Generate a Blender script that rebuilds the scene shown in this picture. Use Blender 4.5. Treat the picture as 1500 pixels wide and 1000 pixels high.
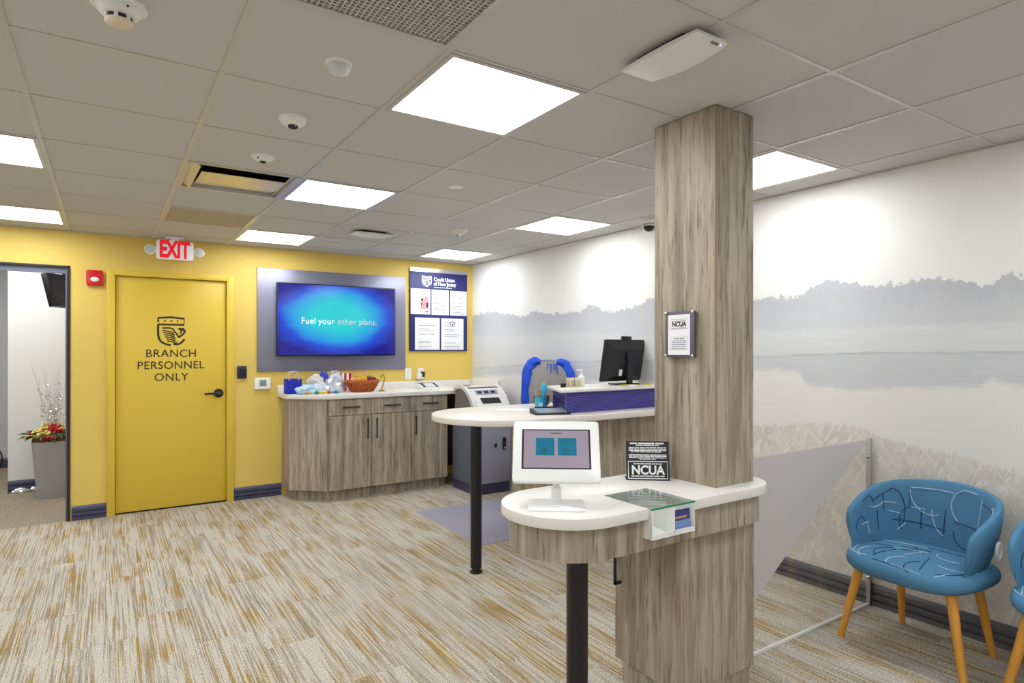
import bpy, bmesh, math, random
from mathutils import Vector, Matrix, noise
random.seed(7)
PI = math.pi
for o in list(bpy.data.objects): bpy.data.objects.remove(o)
SC = bpy.context.scene
COL = SC.collection

# ---------------------------------------------------------------- camera, world, exposure
cam_d = bpy.data.cameras.new('camera')
cam = bpy.data.objects.new('camera', cam_d); COL.objects.link(cam)
cam.location = (0, 0, 1.45)
cam.rotation_euler = (PI/2, 0, -math.radians(33.3))
cam_d.sensor_width = 36.0
cam_d.lens = 904.0/1500*36
cam_d.shift_y = 10.7/1500
cam_d.clip_start = 0.02
SC.camera = cam
wd = bpy.data.worlds.new('world'); SC.world = wd; wd.use_nodes = True
wd.node_tree.nodes['Background'].inputs[0].default_value = (.8, .85, .9, 1)
wd.node_tree.nodes['Background'].inputs[1].default_value = 0.05
SC.view_settings.view_transform = 'Standard'
SC.view_settings.look = 'None'
SC.view_settings.gamma = 1.0
SC.view_settings.use_curve_mapping = False
SC.view_settings.exposure = 0.0
PANEL_LIGHT = 13.0          # emission of every ceiling light panel

# ---------------------------------------------------------------- measures (metres)
T = 0.6096                  # ceiling module
GX, GY = -0.2628, 1.8315    # grid origin
CZ = 2.442                  # ceiling height
YW = 6.39                   # yellow wall
XM = 3.635                  # mural wall
XL, YB = -2.75, -2.6        # left wall, wall behind the viewer

# ---------------------------------------------------------------- materials
def lin(r, g, b):
    f = lambda c: c/12.92 if c <= .04045 else ((c+.055)/1.055)**2.4
    return (f(r/255), f(g/255), f(b/255), 1)
MATS = {}
def mat(name, col, rough=.5, metal=0, spec=.5, emit=0, emcol=None, bump=0, bscale=200, vary=0, vscale=3):
    m = bpy.data.materials.new(name); m.use_nodes = True
    nt = m.node_tree; b = nt.nodes['Principled BSDF']
    b.inputs['Base Color'].default_value = col
    b.inputs['Roughness'].default_value = rough
    b.inputs['Metallic'].default_value = metal
    b.inputs['Specular IOR Level'].default_value = spec
    if emit:
        b.inputs['Emission Color'].default_value = emcol or col
        b.inputs['Emission Strength'].default_value = emit
    if bump or vary:
        tc = nt.nodes.new('ShaderNodeTexCoord')
    if bump:
        n = nt.nodes.new('ShaderNodeTexNoise'); n.inputs['Scale'].default_value = bscale; n.inputs['Detail'].default_value = 3
        bp = nt.nodes.new('ShaderNodeBump'); bp.inputs['Strength'].default_value = bump; bp.inputs['Distance'].default_value = .002
        nt.links.new(tc.outputs['Object'], n.inputs['Vector']); nt.links.new(n.outputs['Fac'], bp.inputs['Height'])
        nt.links.new(bp.outputs['Normal'], b.inputs['Normal'])
    if vary:
        n = nt.nodes.new('ShaderNodeTexNoise'); n.inputs['Scale'].default_value = vscale; n.inputs['Detail'].default_value = 6
        nt.links.new(tc.outputs['Object'], n.inputs['Vector'])
        mx = nt.nodes.new('ShaderNodeMix'); mx.data_type = 'RGBA'
        mx.inputs[6].default_value = tuple(c*(1-vary) for c in col[:3])+(1,); mx.inputs[7].default_value = tuple(min(1, c*(1+vary)) for c in col[:3])+(1,)
        nt.links.new(n.outputs['Fac'], mx.inputs[0]); nt.links.new(mx.outputs[2], b.inputs['Base Color'])
    MATS[name] = m
    return m
class NT:
    """small helper to write node trees"""
    def __init__(s, name):
        s.m = bpy.data.materials.new(name); s.m.use_nodes = True; s.t = s.m.node_tree
        s.b = s.t.nodes['Principled BSDF']; MATS[name] = s.m
    def n(s, typ, **kw):
        nd = s.t.nodes.new('ShaderNode'+typ)
        for k, v in kw.items(): setattr(nd, k, v)
        return nd
    def link(s, a, b): s.t.links.new(a, b)
    def put(s, sock, v):
        if isinstance(v, bpy.types.NodeSocket): s.link(v, sock)
        elif v is not None: sock.default_value = v
    def math(s, op, a, b=None, c=None, clamp=False):
        nd = s.n('Math', operation=op); nd.use_clamp = clamp
        for i, v in enumerate((a, b, c)): s.put(nd.inputs[i], v)
        return nd.outputs[0]
    def mix(s, f, a, b):
        nd = s.n('Mix', data_type='RGBA'); s.put(nd.inputs[0], f); s.put(nd.inputs[6], a); s.put(nd.inputs[7], b)
        return nd.outputs[2]
    def xyz(s, v=None):
        if v is None: v = s.n('TexCoord').outputs['Object']
        nd = s.n('SeparateXYZ'); s.link(v, nd.inputs[0]); return nd.outputs
    def comb(s, x, y, z):
        nd = s.n('CombineXYZ')
        for i, v in enumerate((x, y, z)): s.put(nd.inputs[i], v)
        return nd.outputs[0]
    def noise(s, vec, scale=1, detail=4, rough=.5, dist=0):
        nd = s.n('TexNoise'); s.link(vec, nd.inputs['Vector']); nd.inputs['Scale'].default_value = scale
        nd.inputs['Detail'].default_value = detail; nd.inputs['Roughness'].default_value = rough; nd.inputs['Distortion'].default_value = dist
        return nd.outputs['Fac']
    def ramp(s, f, lo, hi):
        nd = s.n('MapRange'); nd.interpolation_type = 'SMOOTHSTEP'
        s.put(nd.inputs['Value'], f); s.put(nd.inputs['From Min'], lo); s.put(nd.inputs['From Max'], hi)
        return nd.outputs[0]
    def curve(s, f, pts):
        nd = s.n('FloatCurve'); cv = nd.mapping.curves[0]
        cv.points[0].location = pts[0]; cv.points[1].location = pts[-1]
        for p in pts[1:-1]: cv.points.new(*p)
        for p in cv.points: p.handle_type = 'AUTO_CLAMPED'
        nd.mapping.update(); s.put(nd.inputs['Value'], f)
        return nd.outputs[0]

def wood_mat(name, light, mid, dark, seed=0.0):
    k = NT(name); x, y, z = k.xyz()
    info = k.n('ObjectInfo').outputs['Random']
    off = k.math('ADD', k.math('MULTIPLY', info, 13.0), seed)
    zz = k.math('MULTIPLY', z, .55)
    v1 = k.comb(k.math('ADD', x, off), k.math('ADD', y, off), k.math('MULTIPLY', zz, .12))
    broad = k.noise(v1, 24, 3, .55)
    v2 = k.comb(k.math('ADD', k.math('MULTIPLY', x, 4), off), k.math('ADD', k.math('MULTIPLY', y, 4), off), k.math('MULTIPLY', zz, .5))
    fine = k.noise(v2, 18, 6, .65, .25)
    v3 = k.comb(k.math('ADD', k.math('MULTIPLY', x, 9), off), k.math('ADD', k.math('MULTIPLY', y, 9), off), k.math('MULTIPLY', zz, 3.0))
    pores = k.noise(v3, 30, 3, .6)
    c = k.mix(k.ramp(broad, .36, .64), mid, light)
    c = k.mix(k.math('MULTIPLY', k.ramp(fine, .50, .68), .8), c, dark)
    band = k.noise(v1, 9, 1, .5)
    c = k.mix(k.math('MULTIPLY', k.ramp(band, .55, .7), .35), c, dark)
    c = k.mix(k.math('MULTIPLY', k.ramp(pores, .58, .75), .45), c, dark)
    k.link(c, k.b.inputs['Base Color']); k.b.inputs['Roughness'].default_value = .42
    k.b.inputs['Specular IOR Level'].default_value = .4
    bp = k.n('Bump'); bp.inputs['Strength'].default_value = .08; bp.inputs['Distance'].default_value = .001
    k.link(fine, bp.inputs['Height']); k.link(bp.outputs[0], k.b.inputs['Normal'])
    return k.m
WOOD = wood_mat('grey_oak_laminate', lin(184, 171, 152), lin(152, 138, 121), lin(98, 89, 80))
WOOD_EDGE = mat('laminate_edge', lin(166, 147, 122), .5, vary=.1, vscale=60)
QUARTZ = mat('white_quartz', lin(232, 228, 222), .28, vary=.05, vscale=14)
QUARTZ2 = mat('pale_worktop', lin(225, 219, 210), .32, vary=.05, vscale=30)
YELLOW = mat('yellow_paint', lin(227, 197, 101), .55, spec=.35, bump=.05, bscale=300)
YDOOR = mat('yellow_door_paint', lin(221, 190, 66), .4, spec=.4)
TILE = mat('ceiling_tile_board', lin(205, 203, 200), .9, spec=.1, bump=.25, bscale=240, vary=.02, vscale=60)
TEE = mat('ceiling_grid_metal', lin(196, 192, 187), .28, spec=.6)
WHITEP = mat('white_plastic', lin(238, 237, 233), .35)
WHITEM = mat('white_metal', lin(240, 240, 238), .3)
WHITEW = mat('white_paint', lin(228, 228, 228), .6)
GREYW = mat('grey_paint', lin(196, 198, 202), .6)
BLACK = mat('black_plastic', lin(18, 18, 22), .35)
SOFTBLACK = mat('soft_black', lin(30, 29, 34), .55)
BLACKLEG = mat('black_leg_paint', lin(20, 15, 24), .3)
NAVY = mat('navy_rubber', lin(70, 72, 100), .32)
BASEGREY = mat('charcoal_rubber', lin(96, 96, 100), .35)
FRAMEBLUE = mat('slate_metal', lin(112, 116, 134), .35, metal=.3)
FRAMEDARK = mat('dark_frame', lin(34, 26, 36), .4)
TVPANEL = mat('violet_grey_panel', lin(136, 136, 156), .38, metal=.35)
NAVYPRINT = mat('navy_board', lin(40, 44, 112), .45)
PAPER = mat('paper', lin(240, 240, 242), .7)
INK = mat('ink_grey', lin(126, 126, 136), .8)
INKD = mat('ink_dark', lin(50, 44, 46), .7)
INKB = mat('ink_black', lin(40, 34, 30), .6)
ALU = mat('aluminium', lin(190, 190, 194), .3, metal=.9)
CHROME = mat('chrome', lin(210, 210, 212), .12, metal=1)
STEEL = mat('galvanised_steel', lin(220, 212, 196), .33, metal=.4)
REDP = mat('red_plastic', lin(196, 12, 24), .35)
EXITRED = mat('exit_red', lin(214, 20, 34), .4, emit=.5)
EXITWHITE = mat('exit_white', lin(236, 234, 240), .4, emit=.1)
DIFF = mat('light_diffuser', lin(250, 250, 250), .5, emit=PANEL_LIGHT, emcol=(.95, .985, 1.0, 1))
DARKVOID = mat('dark_duct', lin(26, 22, 20), .7)
GRILLE = mat('grille_plastic', lin(196, 190, 184), .5)
PERF = mat('perforated_panel', lin(186, 176, 164), .6)
MURALGREY = mat('lens_grey', lin(206, 212, 212), .25)
MESHGREY = mat('chair_mesh_grey', lin(150, 146, 142), .7, bump=.3, bscale=500)
JACKET = mat('blue_jacket_fabric', lin(20, 78, 210), .7, bump=.3, bscale=60)
CHAIRBLUE = mat('blue_upholstery', lin(82, 131, 166), .85, spec=.2, bump=.35, bscale=700, vary=.08, vscale=90)
THREADL = mat('pale_thread', lin(178, 202, 220), .8)
THREADD = mat('dark_thread', lin(30, 58, 92), .8)
LEGWOOD = mat('honey_wood', lin(214, 152, 58), .4, vary=.08, vscale=20)
MATBLUE = mat('grey_violet_mat', lin(158, 154, 172), .5, vary=.03, vscale=10)
MACHGREY = mat('machine_grey', lin(108, 114, 130), .4, metal=.2)
MACHLIGHT = mat('machine_light_grey', lin(166, 166, 182), .35, metal=.2)
MACHDARK = mat('machine_plinth', lin(66, 62, 96), .45)
MACHBROWN = mat('machine_side', lin(132, 122, 116), .45)
MACHWHITE = mat('machine_white', lin(224, 222, 218), .35)
HEX = mat('navy_hex_tile', lin(38, 30, 112), .25)
GROUT = mat('violet_grout', lin(112, 104, 190), .6)
PLANTER = mat('silver_planter', lin(172, 172, 178), .4, metal=.2)
TEAL = mat('teal_plastic', lin(36, 168, 200), .4)
AQUA = mat('aqua_plastic', lin(70, 190, 226), .4)
TAUPE = mat('taupe', lin(166, 150, 134), .6)
BROWN = mat('brown', lin(104, 62, 26), .6)
CREAM = mat('cream', lin(222, 210, 180), .5)
TAN = mat('tan_card', lin(190, 150, 110), .7)
BASKET = mat('orange_brown_wicker', lin(172, 84, 26), .5, vary=.2, vscale=60)
BLUEBAG = mat('royal_blue_paper', lin(16, 34, 176), .5)
ROPE = mat('rope', lin(206, 190, 160), .8)
GOLDR = mat('gold_ribbon', lin(176, 146, 66), .4, metal=.4)
LEAF = mat('leaf_green', lin(62, 92, 36), .6)
FLOWY = mat('pale_yellow_petal', lin(226, 210, 110), .6)
FLOWR = mat('red_petal', lin(190, 20, 30), .5)
TWIG = mat('silver_twig', lin(206, 204, 206), .4)
GLINT = mat('silver_tinsel', lin(225, 225, 232), .15, metal=.8)
SCREENB = mat('dark_screen', lin(24, 26, 38), .12)
MAUVE = mat('tablet_screen', lin(152, 139, 153), .25, emit=.12)
TEALKEY = mat('teal_button', lin(8, 112, 140), .25, emit=.12)
TEALINK = mat('teal_ink', lin(8, 92, 116), .4)
YNOTE = mat('yellow_note', lin(212, 206, 60), .7)
FILM = mat('frosted_film', lin(204, 198, 197), .6)
LCD = mat('lcd_green', lin(120, 142, 128), .3)
SILVERBAG = mat('silver_foil', lin(222, 228, 236), .22, metal=.55)
PALEBLUEBAG = mat('pale_blue_plastic', lin(176, 208, 232), .3)
CREAMBAG = mat('cream_plastic', lin(216, 208, 196), .4)
NAVYP = mat('navy_brochure', lin(58, 60, 118), .5)
BLUEP = mat('blue_brochure', lin(120, 144, 196), .5)

def glass_mat(name, tint, gl=.08):
    m = bpy.data.materials.new(name); m.use_nodes = True; nt = m.node_tree
    for n in list(nt.nodes): nt.nodes.remove(n)
    out = nt.nodes.new('ShaderNodeOutputMaterial'); tr = nt.nodes.new('ShaderNodeBsdfTransparent'); tr.inputs[0].default_value = tint
    g = nt.nodes.new('ShaderNodeBsdfGlossy'); g.inputs['Roughness'].default_value = .02
    lw = nt.nodes.new('ShaderNodeLayerWeight'); lw.inputs['Blend'].default_value = .5
    pw = nt.nodes.new('ShaderNodeMath'); pw.operation = 'POWER'; pw.inputs[1].default_value = 4.0
    fr = nt.nodes.new('ShaderNodeMath'); fr.operation = 'MULTIPLY_ADD'; fr.inputs[1].default_value = .8; fr.inputs[2].default_value = gl*.4
    nt.links.new(lw.outputs['Facing'], pw.inputs[0]); nt.links.new(pw.outputs[0], fr.inputs[0])
    mx = nt.nodes.new('ShaderNodeMixShader')
    nt.links.new(fr.outputs[0], mx.inputs[0]); nt.links.new(tr.outputs[0], mx.inputs[1]); nt.links.new(g.outputs[0], mx.inputs[2])
    nt.links.new(mx.outputs[0], out.inputs[0]); MATS[name] = m
    return m
ACRYL = glass_mat('clear_acrylic', (.97, .965, .96, 1))
GLASS = glass_mat('clear_glass', (.90, .93, .915, 1))
GEDGE = mat('green_glass_edge', lin(40, 132, 108), .15)

def carpet_mat():
    k = NT('carpet'); x, y, z = k.xyz()
    r = k.n('ObjectInfo').outputs['Random']
    o1 = k.math('MULTIPLY', r, 57.0); o2 = k.math('MULTIPLY', r, 91.0)
    xs, ys = k.math('ADD', x, o1), k.math('ADD', y, o2)
    M_ = lambda v, f: k.math('MULTIPLY', v, f)
    st = k.noise(k.comb(M_(xs, 125), M_(ys, 1.15), 0), 1, 3, .62)
    st2 = k.noise(k.comb(M_(xs, 135), M_(ys, 1.4), 7.3), 1, 3, .62)
    lt = k.noise(k.comb(M_(xs, 110), M_(ys, 1.6), 17.3), 1, 3, .6)
    patch = k.noise(k.comb(M_(xs, 8), M_(ys, 2.2), 3.1), 1, 2, .55)
    patch2 = k.noise(k.comb(M_(xs, 6), M_(ys, 1.5), 23.1), 1, 2, .5)
    zig = k.math('ADD', ys, k.math('ABSOLUTE', k.math('SUBTRACT', k.math('FRACT', M_(xs, 26)), .5)))
    dash = k.noise(k.comb(M_(xs, 60), M_(zig, 95), 4.4), 1, 2, .6)
    speck = k.noise(k.comb(M_(xs, 170), M_(ys, 105), 0), 1, 3, .8)
    base = k.mix(k.ramp(speck, .28, .72), lin(136, 127, 116), lin(236, 229, 217))
    ochre = k.mix(k.ramp(speck, .28, .72), lin(110, 84, 34), lin(186, 150, 76))
    grey = k.mix(k.ramp(speck, .28, .72), lin(80, 70, 58), lin(138, 126, 108))
    thr = k.math('SUBTRACT', .765, M_(patch, .44))
    thr2 = k.math('SUBTRACT', .715, M_(patch2, .36))
    m1 = k.ramp(k.math('SUBTRACT', st, thr), -.03, .05)
    m1 = k.math('MULTIPLY', m1, k.ramp(k.math('ADD', dash, M_(patch, .6)), .58, .80))
    m2 = k.math('MULTIPLY', k.ramp(k.math('SUBTRACT', st2, thr2), -.02, .04), k.ramp(dash, .40, .56))
    m3 = k.math('MULTIPLY', k.ramp(lt, .57, .66), k.ramp(patch, .45, .6))
    c = k.mix(M_(m2, .88), base, grey)
    c = k.mix(M_(m1, .88), c, ochre)
    c = k.mix(M_(m3, .55), c, lin(226, 206, 146))
    k.link(c, k.b.inputs['Base Color']); k.b.inputs['Roughness'].default_value = .95; k.b.inputs['Specular IOR Level'].default_value = .1
    bp = k.n('Bump'); bp.inputs['Strength'].default_value = .4; bp.inputs['Distance'].default_value = .003
    k.link(k.math('ADD', speck, m1), bp.inputs['Height']); k.link(bp.outputs[0], k.b.inputs['Normal'])
    return k.m
CARPET = carpet_mat()
def hall_carpet():
    k = NT('hall_carpet'); v = k.n('TexCoord').outputs['Object']
    a = k.noise(v, 90, 3, .7); b = k.noise(v, 30, 3, .7)
    c = k.mix(k.ramp(a, .35, .65), lin(122, 112, 102), lin(182, 162, 130))
    c = k.mix(k.math('MULTIPLY', k.ramp(b, .5, .66), .7), c, lin(112, 116, 126))
    k.link(c, k.b.inputs['Base Color']); k.b.inputs['Roughness'].default_value = .95
    return k.m
HALLC = hall_carpet()

def mural_mat():
    k = NT('lake_mural_print'); x, y, z = k.xyz()
    t = k.math('DIVIDE', y, 7.0, clamp=True)
    H = lambda pts: [(max(0, min(1, a/7)), b/2.5) for a, b in sorted(pts)]
    cv = lambda pts: k.math('MULTIPLY', k.curve(t, H(pts)), 2.5)
    yz = k.comb(0, y, z)
    jag = k.noise(k.comb(0, k.math('MULTIPLY', y, 1.0), k.math('MULTIPLY', z, .8)), 9, 6, .62)
    jag = k.math('SUBTRACT', jag, .5)
    jag2 = k.math('SUBTRACT', k.noise(k.comb(5, y, k.math('MULTIPLY', z, .8)), 34, 5, .65), .5)
    jag = k.math('ADD', jag, k.math('MULTIPLY', jag2, .75))
    treeT = cv([(0, 1.84), (.8, 1.83), (1.11, 1.80), (1.17, 1.81), (1.25, 1.765), (1.39, 1.80), (1.55, 1.82), (1.72, 1.80), (2.03, 1.855), (2.15, 1.83), (2.27, 1.785), (2.55, 1.78), (2.8, 1.83), (3.1, 1.80), (3.35, 1.86), (3.5, 1.85), (3.75, 1.79), (4.0, 1.77), (4.25, 1.83), (4.5, 1.79), (4.9, 1.80), (5.1, 1.83), (5.3, 1.79), (5.7, 1.84), (6.0, 1.87), (6.4, 1.84), (7, 1.84)])
    treeT = k.math('ADD', treeT, k.math('MULTIPLY', jag, .13))
    treeB = cv([(0, 1.58), (1.1, 1.58), (2.5, 1.565), (3.5, 1.56), (4.5, 1.60), (5.5, 1.58), (6.4, 1.60), (7, 1.6)])
    treeB = k.math('ADD', treeB, k.math('MULTIPLY', jag, .03))
    shore = cv([(0, 1.43), (1.1, 1.432), (1.7, 1.428), (2.5, 1.40), (3.5, 1.36), (4.5, 1.33), (5.5, 1.27), (6.4, 1.22), (7, 1.2)])
    refl = cv([(0, 1.28), (1.1, 1.27), (1.2, 1.29), (1.235, 1.30), (1.3, 1.26), (1.4, 1.255), (1.7, 1.24), (1.95, 1.215), (2.2, 1.235), (2.26, 1.31), (2.5, 1.315), (3.0, 1.29), (3.5, 1.2), (4.4, 1.17), (5.2, 1.18), (6.4, 1.12), (7, 1.1)])
    wj = k.math('SUBTRACT', k.noise(k.comb(0, k.math('MULTIPLY', y, 3), k.math('MULTIPLY', z, 25)), 3, 5, .6), .5)
    refl = k.math('ADD', refl, k.math('MULTIPLY', wj, .08))
    grassT = cv([(0, .7), (.8, .80), (1.11, .855), (1.25, .885), (1.39, .91), (1.62, .94), (1.76, .965), (1.91, 1.01), (2.12, 1.0), (2.54, .945), (3.2, .86), (4.2, .72), (5.2, .62), (7, .5)])
    gj = k.noise(k.comb(0, k.math('MULTIPLY', y, 1.6), k.math('MULTIPLY', z, .5)), 28, 4, .7)
    grassT = k.math('ADD', grassT, k.math('MULTIPLY', k.math('SUBTRACT', gj, .5), .11))
    streak = k.noise(k.comb(0, k.math('MULTIPLY', y, 1.3), k.math('MULTIPLY', z, 38)), 2.2, 5, .65)
    cloud = k.noise(yz, 2.2, 5, .6)
    sky = k.mix(cloud, lin(234, 232, 229), lin(240, 238, 236))
    trees = k.mix(k.ramp(z, k.math('ADD', treeB, .0), treeT), lin(204, 205, 209), lin(184, 186, 192))
    trees = k.mix(k.math('MULTIPLY', k.noise(yz, 16, 6, .7), .4), trees, lin(212, 213, 217))
    far = k.ramp(y, 2.6, 3.6)
    meadow = k.mix(streak, lin(206, 208, 211), lin(224, 224, 224))
    water = k.mix(streak, lin(226, 223, 220), lin(235, 231, 228))
    rf = k.mix(streak, lin(192, 195, 200), lin(214, 215, 217))
    c = k.mix(k.ramp(k.math('SUBTRACT', treeT, z), -.004, .006), sky, trees)
    c = k.mix(k.ramp(k.math('SUBTRACT', treeB, z), -.02, .02), c, meadow)
    c = k.mix(k.ramp(k.math('SUBTRACT', shore, z), -.004, .004), c, rf)
    line = k.math('MULTIPLY', k.ramp(k.math('ABSOLUTE', k.math('SUBTRACT', z, k.math('ADD', shore, k.math('MULTIPLY', wj, .03)))), .012, .002), .6)
    c = k.mix(k.math('MULTIPLY', line, k.ramp(streak, .4, .6)), c, lin(166, 166, 168))
    c = k.mix(k.ramp(k.math('SUBTRACT', refl, z), -.02, .025), c, water)
    # foreground grasses: pale strands leaning over a beige bank
    lean = k.math('ADD', y, k.math('MULTIPLY', z, .45))
    strand = k.noise(k.comb(0, k.math('MULTIPLY', lean, 9), k.math('MULTIPLY', z, 2.2)), 3.2, 6, .7, 1.6)
    lean2 = k.math('SUBTRACT', y, k.math('MULTIPLY', z, .7))
    strand2 = k.noise(k.comb(3, k.math('MULTIPLY', lean2, 12), k.math('MULTIPLY', z, 2)), 3.0, 5, .7, 1.2)
    g = k.mix(k.ramp(k.noise(yz, 7, 4, .6), .35, .65), lin(220, 213, 203), lin(204, 197, 187))
    g = k.mix(k.math('MULTIPLY', k.ramp(strand, .50, .64), .85), g, lin(238, 233, 225))
    g = k.mix(k.math('MULTIPLY', k.ramp(strand2, .53, .66), .75), g, lin(236, 231, 223))
    g = k.mix(k.math('MULTIPLY', k.ramp(k.noise(yz, 34, 4, .7), .56, .7), .45), g, lin(186, 180, 171))
    # pale veil high up, denser bank below
    c = k.mix(k.math('MULTIPLY', k.ramp(k.math('SUBTRACT', grassT, z), -.006, .02), .9), c, g)
    k.link(c, k.b.inputs['Base Color']); k.b.inputs['Roughness'].default_value = .55; k.b.inputs['Specular IOR Level'].default_value = .25
    return k.m
MURAL = mural_mat()

def tv_mat():
    k = NT('tv_picture'); x, y, z = k.xyz()     # local metres, centre of the screen at 0
    d = k.math('SQRT', k.math('ADD', k.math('POWER', k.math('DIVIDE', k.math('ADD', x, .02), .58), 2.0), k.math('POWER', k.math('DIVIDE', k.math('SUBTRACT', z, .03), .34), 2.0)))
    d = k.math('ADD', d, k.math('MULTIPLY', k.math('SUBTRACT', k.noise(k.comb(x, 0, k.math('MULTIPLY', z, 3)), 2, 3), .5), .35))
    cr = k.n('ValToRGB'); e = cr.color_ramp.elements
    e[0].position = .34; e[0].color = lin(0, 208, 216); e[1].position = .60; e[1].color = lin(0, 156, 230)
    a = e.new(.76); a.color = lin(6, 70, 214); b = e.new(.95); b.color = lin(12, 12, 140)
    k.link(k.math('MULTIPLY', d, .80), cr.inputs[0]); k.b.inputs['Base Color'].default_value = (.01, .01, .015, 1)
    k.link(cr.outputs[0], k.b.inputs['Emission Color']); k.b.inputs['Emission Strength'].default_value = .95
    k.b.inputs['Roughness'].default_value = .12
    return k.m
TVPIC = tv_mat()

# ---------------------------------------------------------------- mesh building
def link(o, parent=None):
    COL.objects.link(o)
    if parent: o.parent = parent
    return o
def sett(o, label=None, cat=None, group=None, kind=None):
    for k, v in (('label', label), ('category', cat), ('group', group), ('kind', kind)):
        if v: o[k] = v
    return o
def thing(name, label, cat, loc=(0, 0, 0), rz=0, group=None, kind=None):
    o = bpy.data.objects.new(name, None); COL.objects.link(o); o.empty_display_size = .1
    o.location = loc; o.rotation_euler = (0, 0, rz)
    return sett(o, label, cat, group, kind)
class MB:
    def __init__(s): s.v = []; s.f = []; s.M = Matrix()
    def at(s, loc=(0, 0, 0), rot=(0, 0, 0)):
        from mathutils import Euler
        s.M = Matrix.Translation(loc) @ Euler(rot).to_matrix().to_4x4(); return s
    def add(s, vs, fs):
        b = len(s.v); s.v += [s.M @ Vector(p) for p in vs]; s.f += [tuple(i+b for i in f) for f in fs]; return s
    def box(s, x0, x1, y0, y1, z0, z1):
        return s.add([(x0, y0, z0), (x1, y0, z0), (x1, y1, z0), (x0, y1, z0), (x0, y0, z1), (x1, y0, z1), (x1, y1, z1), (x0, y1, z1)],
                     [(3, 2, 1, 0), (4, 5, 6, 7), (0, 1, 5, 4), (1, 2, 6, 5), (2, 3, 7, 6), (3, 0, 4, 7)])
    def prism(s, pts, z0, z1):
        n = len(pts); a = sum(pts[i][0]*pts[(i+1) % n][1]-pts[(i+1) % n][0]*pts[i][1] for i in range(n))
        if a < 0: pts = pts[::-1]
        return s.add([(p[0], p[1], z0) for p in pts]+[(p[0], p[1], z1) for p in pts],
                     [tuple(range(n))[::-1], tuple(range(n, 2*n))]+[(i, (i+1) % n, n+(i+1) % n, n+i) for i in range(n)])
    def prism_x(s, pts, x0, x1):      # (y,z) profile extruded along x
        n = len(pts)
        return s.add([(x0, p[0], p[1]) for p in pts]+[(x1, p[0], p[1]) for p in pts],
                     [tuple(range(n))[::-1], tuple(range(n, 2*n))]+[(i, (i+1) % n, n+(i+1) % n, n+i) for i in range(n)])
    def lathe(s, prof, n=24, sx=1, sy=1):
        vs = []; fs = []
        for r, z in prof:
            for i in range(n): vs.append((r*math.cos(2*PI*i/n)*sx, r*math.sin(2*PI*i/n)*sy, z))
        for j in range(len(prof)-1):
            for i in range(n): fs.append((j*n+i, j*n+(i+1) % n, (j+1)*n+(i+1) % n, (j+1)*n+i))
        fs.append(tuple(range(n))[::-1]); fs.append(tuple(range((len(prof)-1)*n, len(prof)*n)))
        return s.add(vs, fs)
    def cyl(s, c, r, z0, z1, n=20, r1=None):
        k = s.M; s.M = k @ Matrix.Translation((c[0], c[1], 0)); s.lathe([(r, z0), (r if r1 is None else r1, z1)], n); s.M = k; return s
    def tube(s, pts, r, n=8, r1=None):
        pts = [Vector(p) for p in pts]; vs = []; fs = []; m = len(pts)
        up = None
        for i, p in enumerate(pts):
            t = (pts[min(i+1, m-1)]-pts[max(i-1, 0)]).normalized()
            if up is None: up = t.orthogonal().normalized()
            up = (up-t*up.dot(t)); up = up.normalized() if up.length > 1e-6 else t.orthogonal().normalized()
            sd = t.cross(up); rr = r if r1 is None else r+(r1-r)*i/(m-1)
            for j in range(n):
                a = 2*PI*j/n; vs.append(p+up*math.cos(a)*rr+sd*math.sin(a)*rr)
        for i in range(m-1):
            for j in range(n): fs.append((i*n+j, i*n+(j+1) % n, (i+1)*n+(j+1) % n, (i+1)*n+j))
        fs.append(tuple(range(n))[::-1]); fs.append(tuple(range((m-1)*n, m*n)))
        return s.add(vs, fs)
    def ball(s, c, r, n=12, m=8, sx=1, sy=1, sz=1):
        vs = []; fs = []
        for j in range(m+1):
            a = -PI/2+PI*j/m; rr = max(math.cos(a), 1e-3)
            for i in range(n): vs.append((c[0]+r*sx*rr*math.cos(2*PI*i/n), c[1]+r*sy*rr*math.sin(2*PI*i/n), c[2]+r*sz*math.sin(a)))
        for j in range(m):
            for i in range(n): fs.append((j*n+i, j*n+(i+1) % n, (j+1)*n+(i+1) % n, (j+1)*n+i))
        return s.add(vs, fs)
    def build(s, name, m, parent=None, smooth=False, bevel=0, seg=2):
        me = bpy.data.meshes.new(name); me.from_pydata([tuple(v) for v in s.v], [], s.f)
        bm = bmesh.new(); bm.from_mesh(me)
        bmesh.ops.recalc_face_normals(bm, faces=bm.faces)
        if bevel:
            es = [e for e in bm.edges if len(e.link_faces) == 2 and e.calc_face_angle(0) > .7]
            bmesh.ops.bevel(bm, geom=es, offset=bevel, segments=seg, affect='EDGES', profile=.5, clamp_overlap=True)
        bm.to_mesh(me); bm.free()
        me.materials.append(m)
        if smooth or bevel:
            for p in me.polygons: p.use_smooth = True
            me.set_sharp_from_angle(angle=math.radians(40))
        o = bpy.data.objects.new(name, me)
        return link(o, parent)
def B(x0, x1, y0, y1, z0, z1): return MB().box(x0, x1, y0, y1, z0, z1)
def rrect(x0, x1, y0, y1, r, n=6):
    if not isinstance(r, (list, tuple)): r = [r]*4
    P = []
    for (cx, cy, a0, rr) in ((x1-r[0], y1-r[0], 0, r[0]), (x0+r[1], y1-r[1], PI/2, r[1]), (x0+r[2], y0+r[2], PI, r[2]), (x1-r[3], y0+r[3], 1.5*PI, r[3])):
        for i in range(n+1):
            a = a0+PI/2*i/n; P.append((cx+rr*math.cos(a), cy+rr*math.sin(a)))
    return P
def struct(o, label, cat): return sett(o, label, cat, kind='structure')

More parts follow.
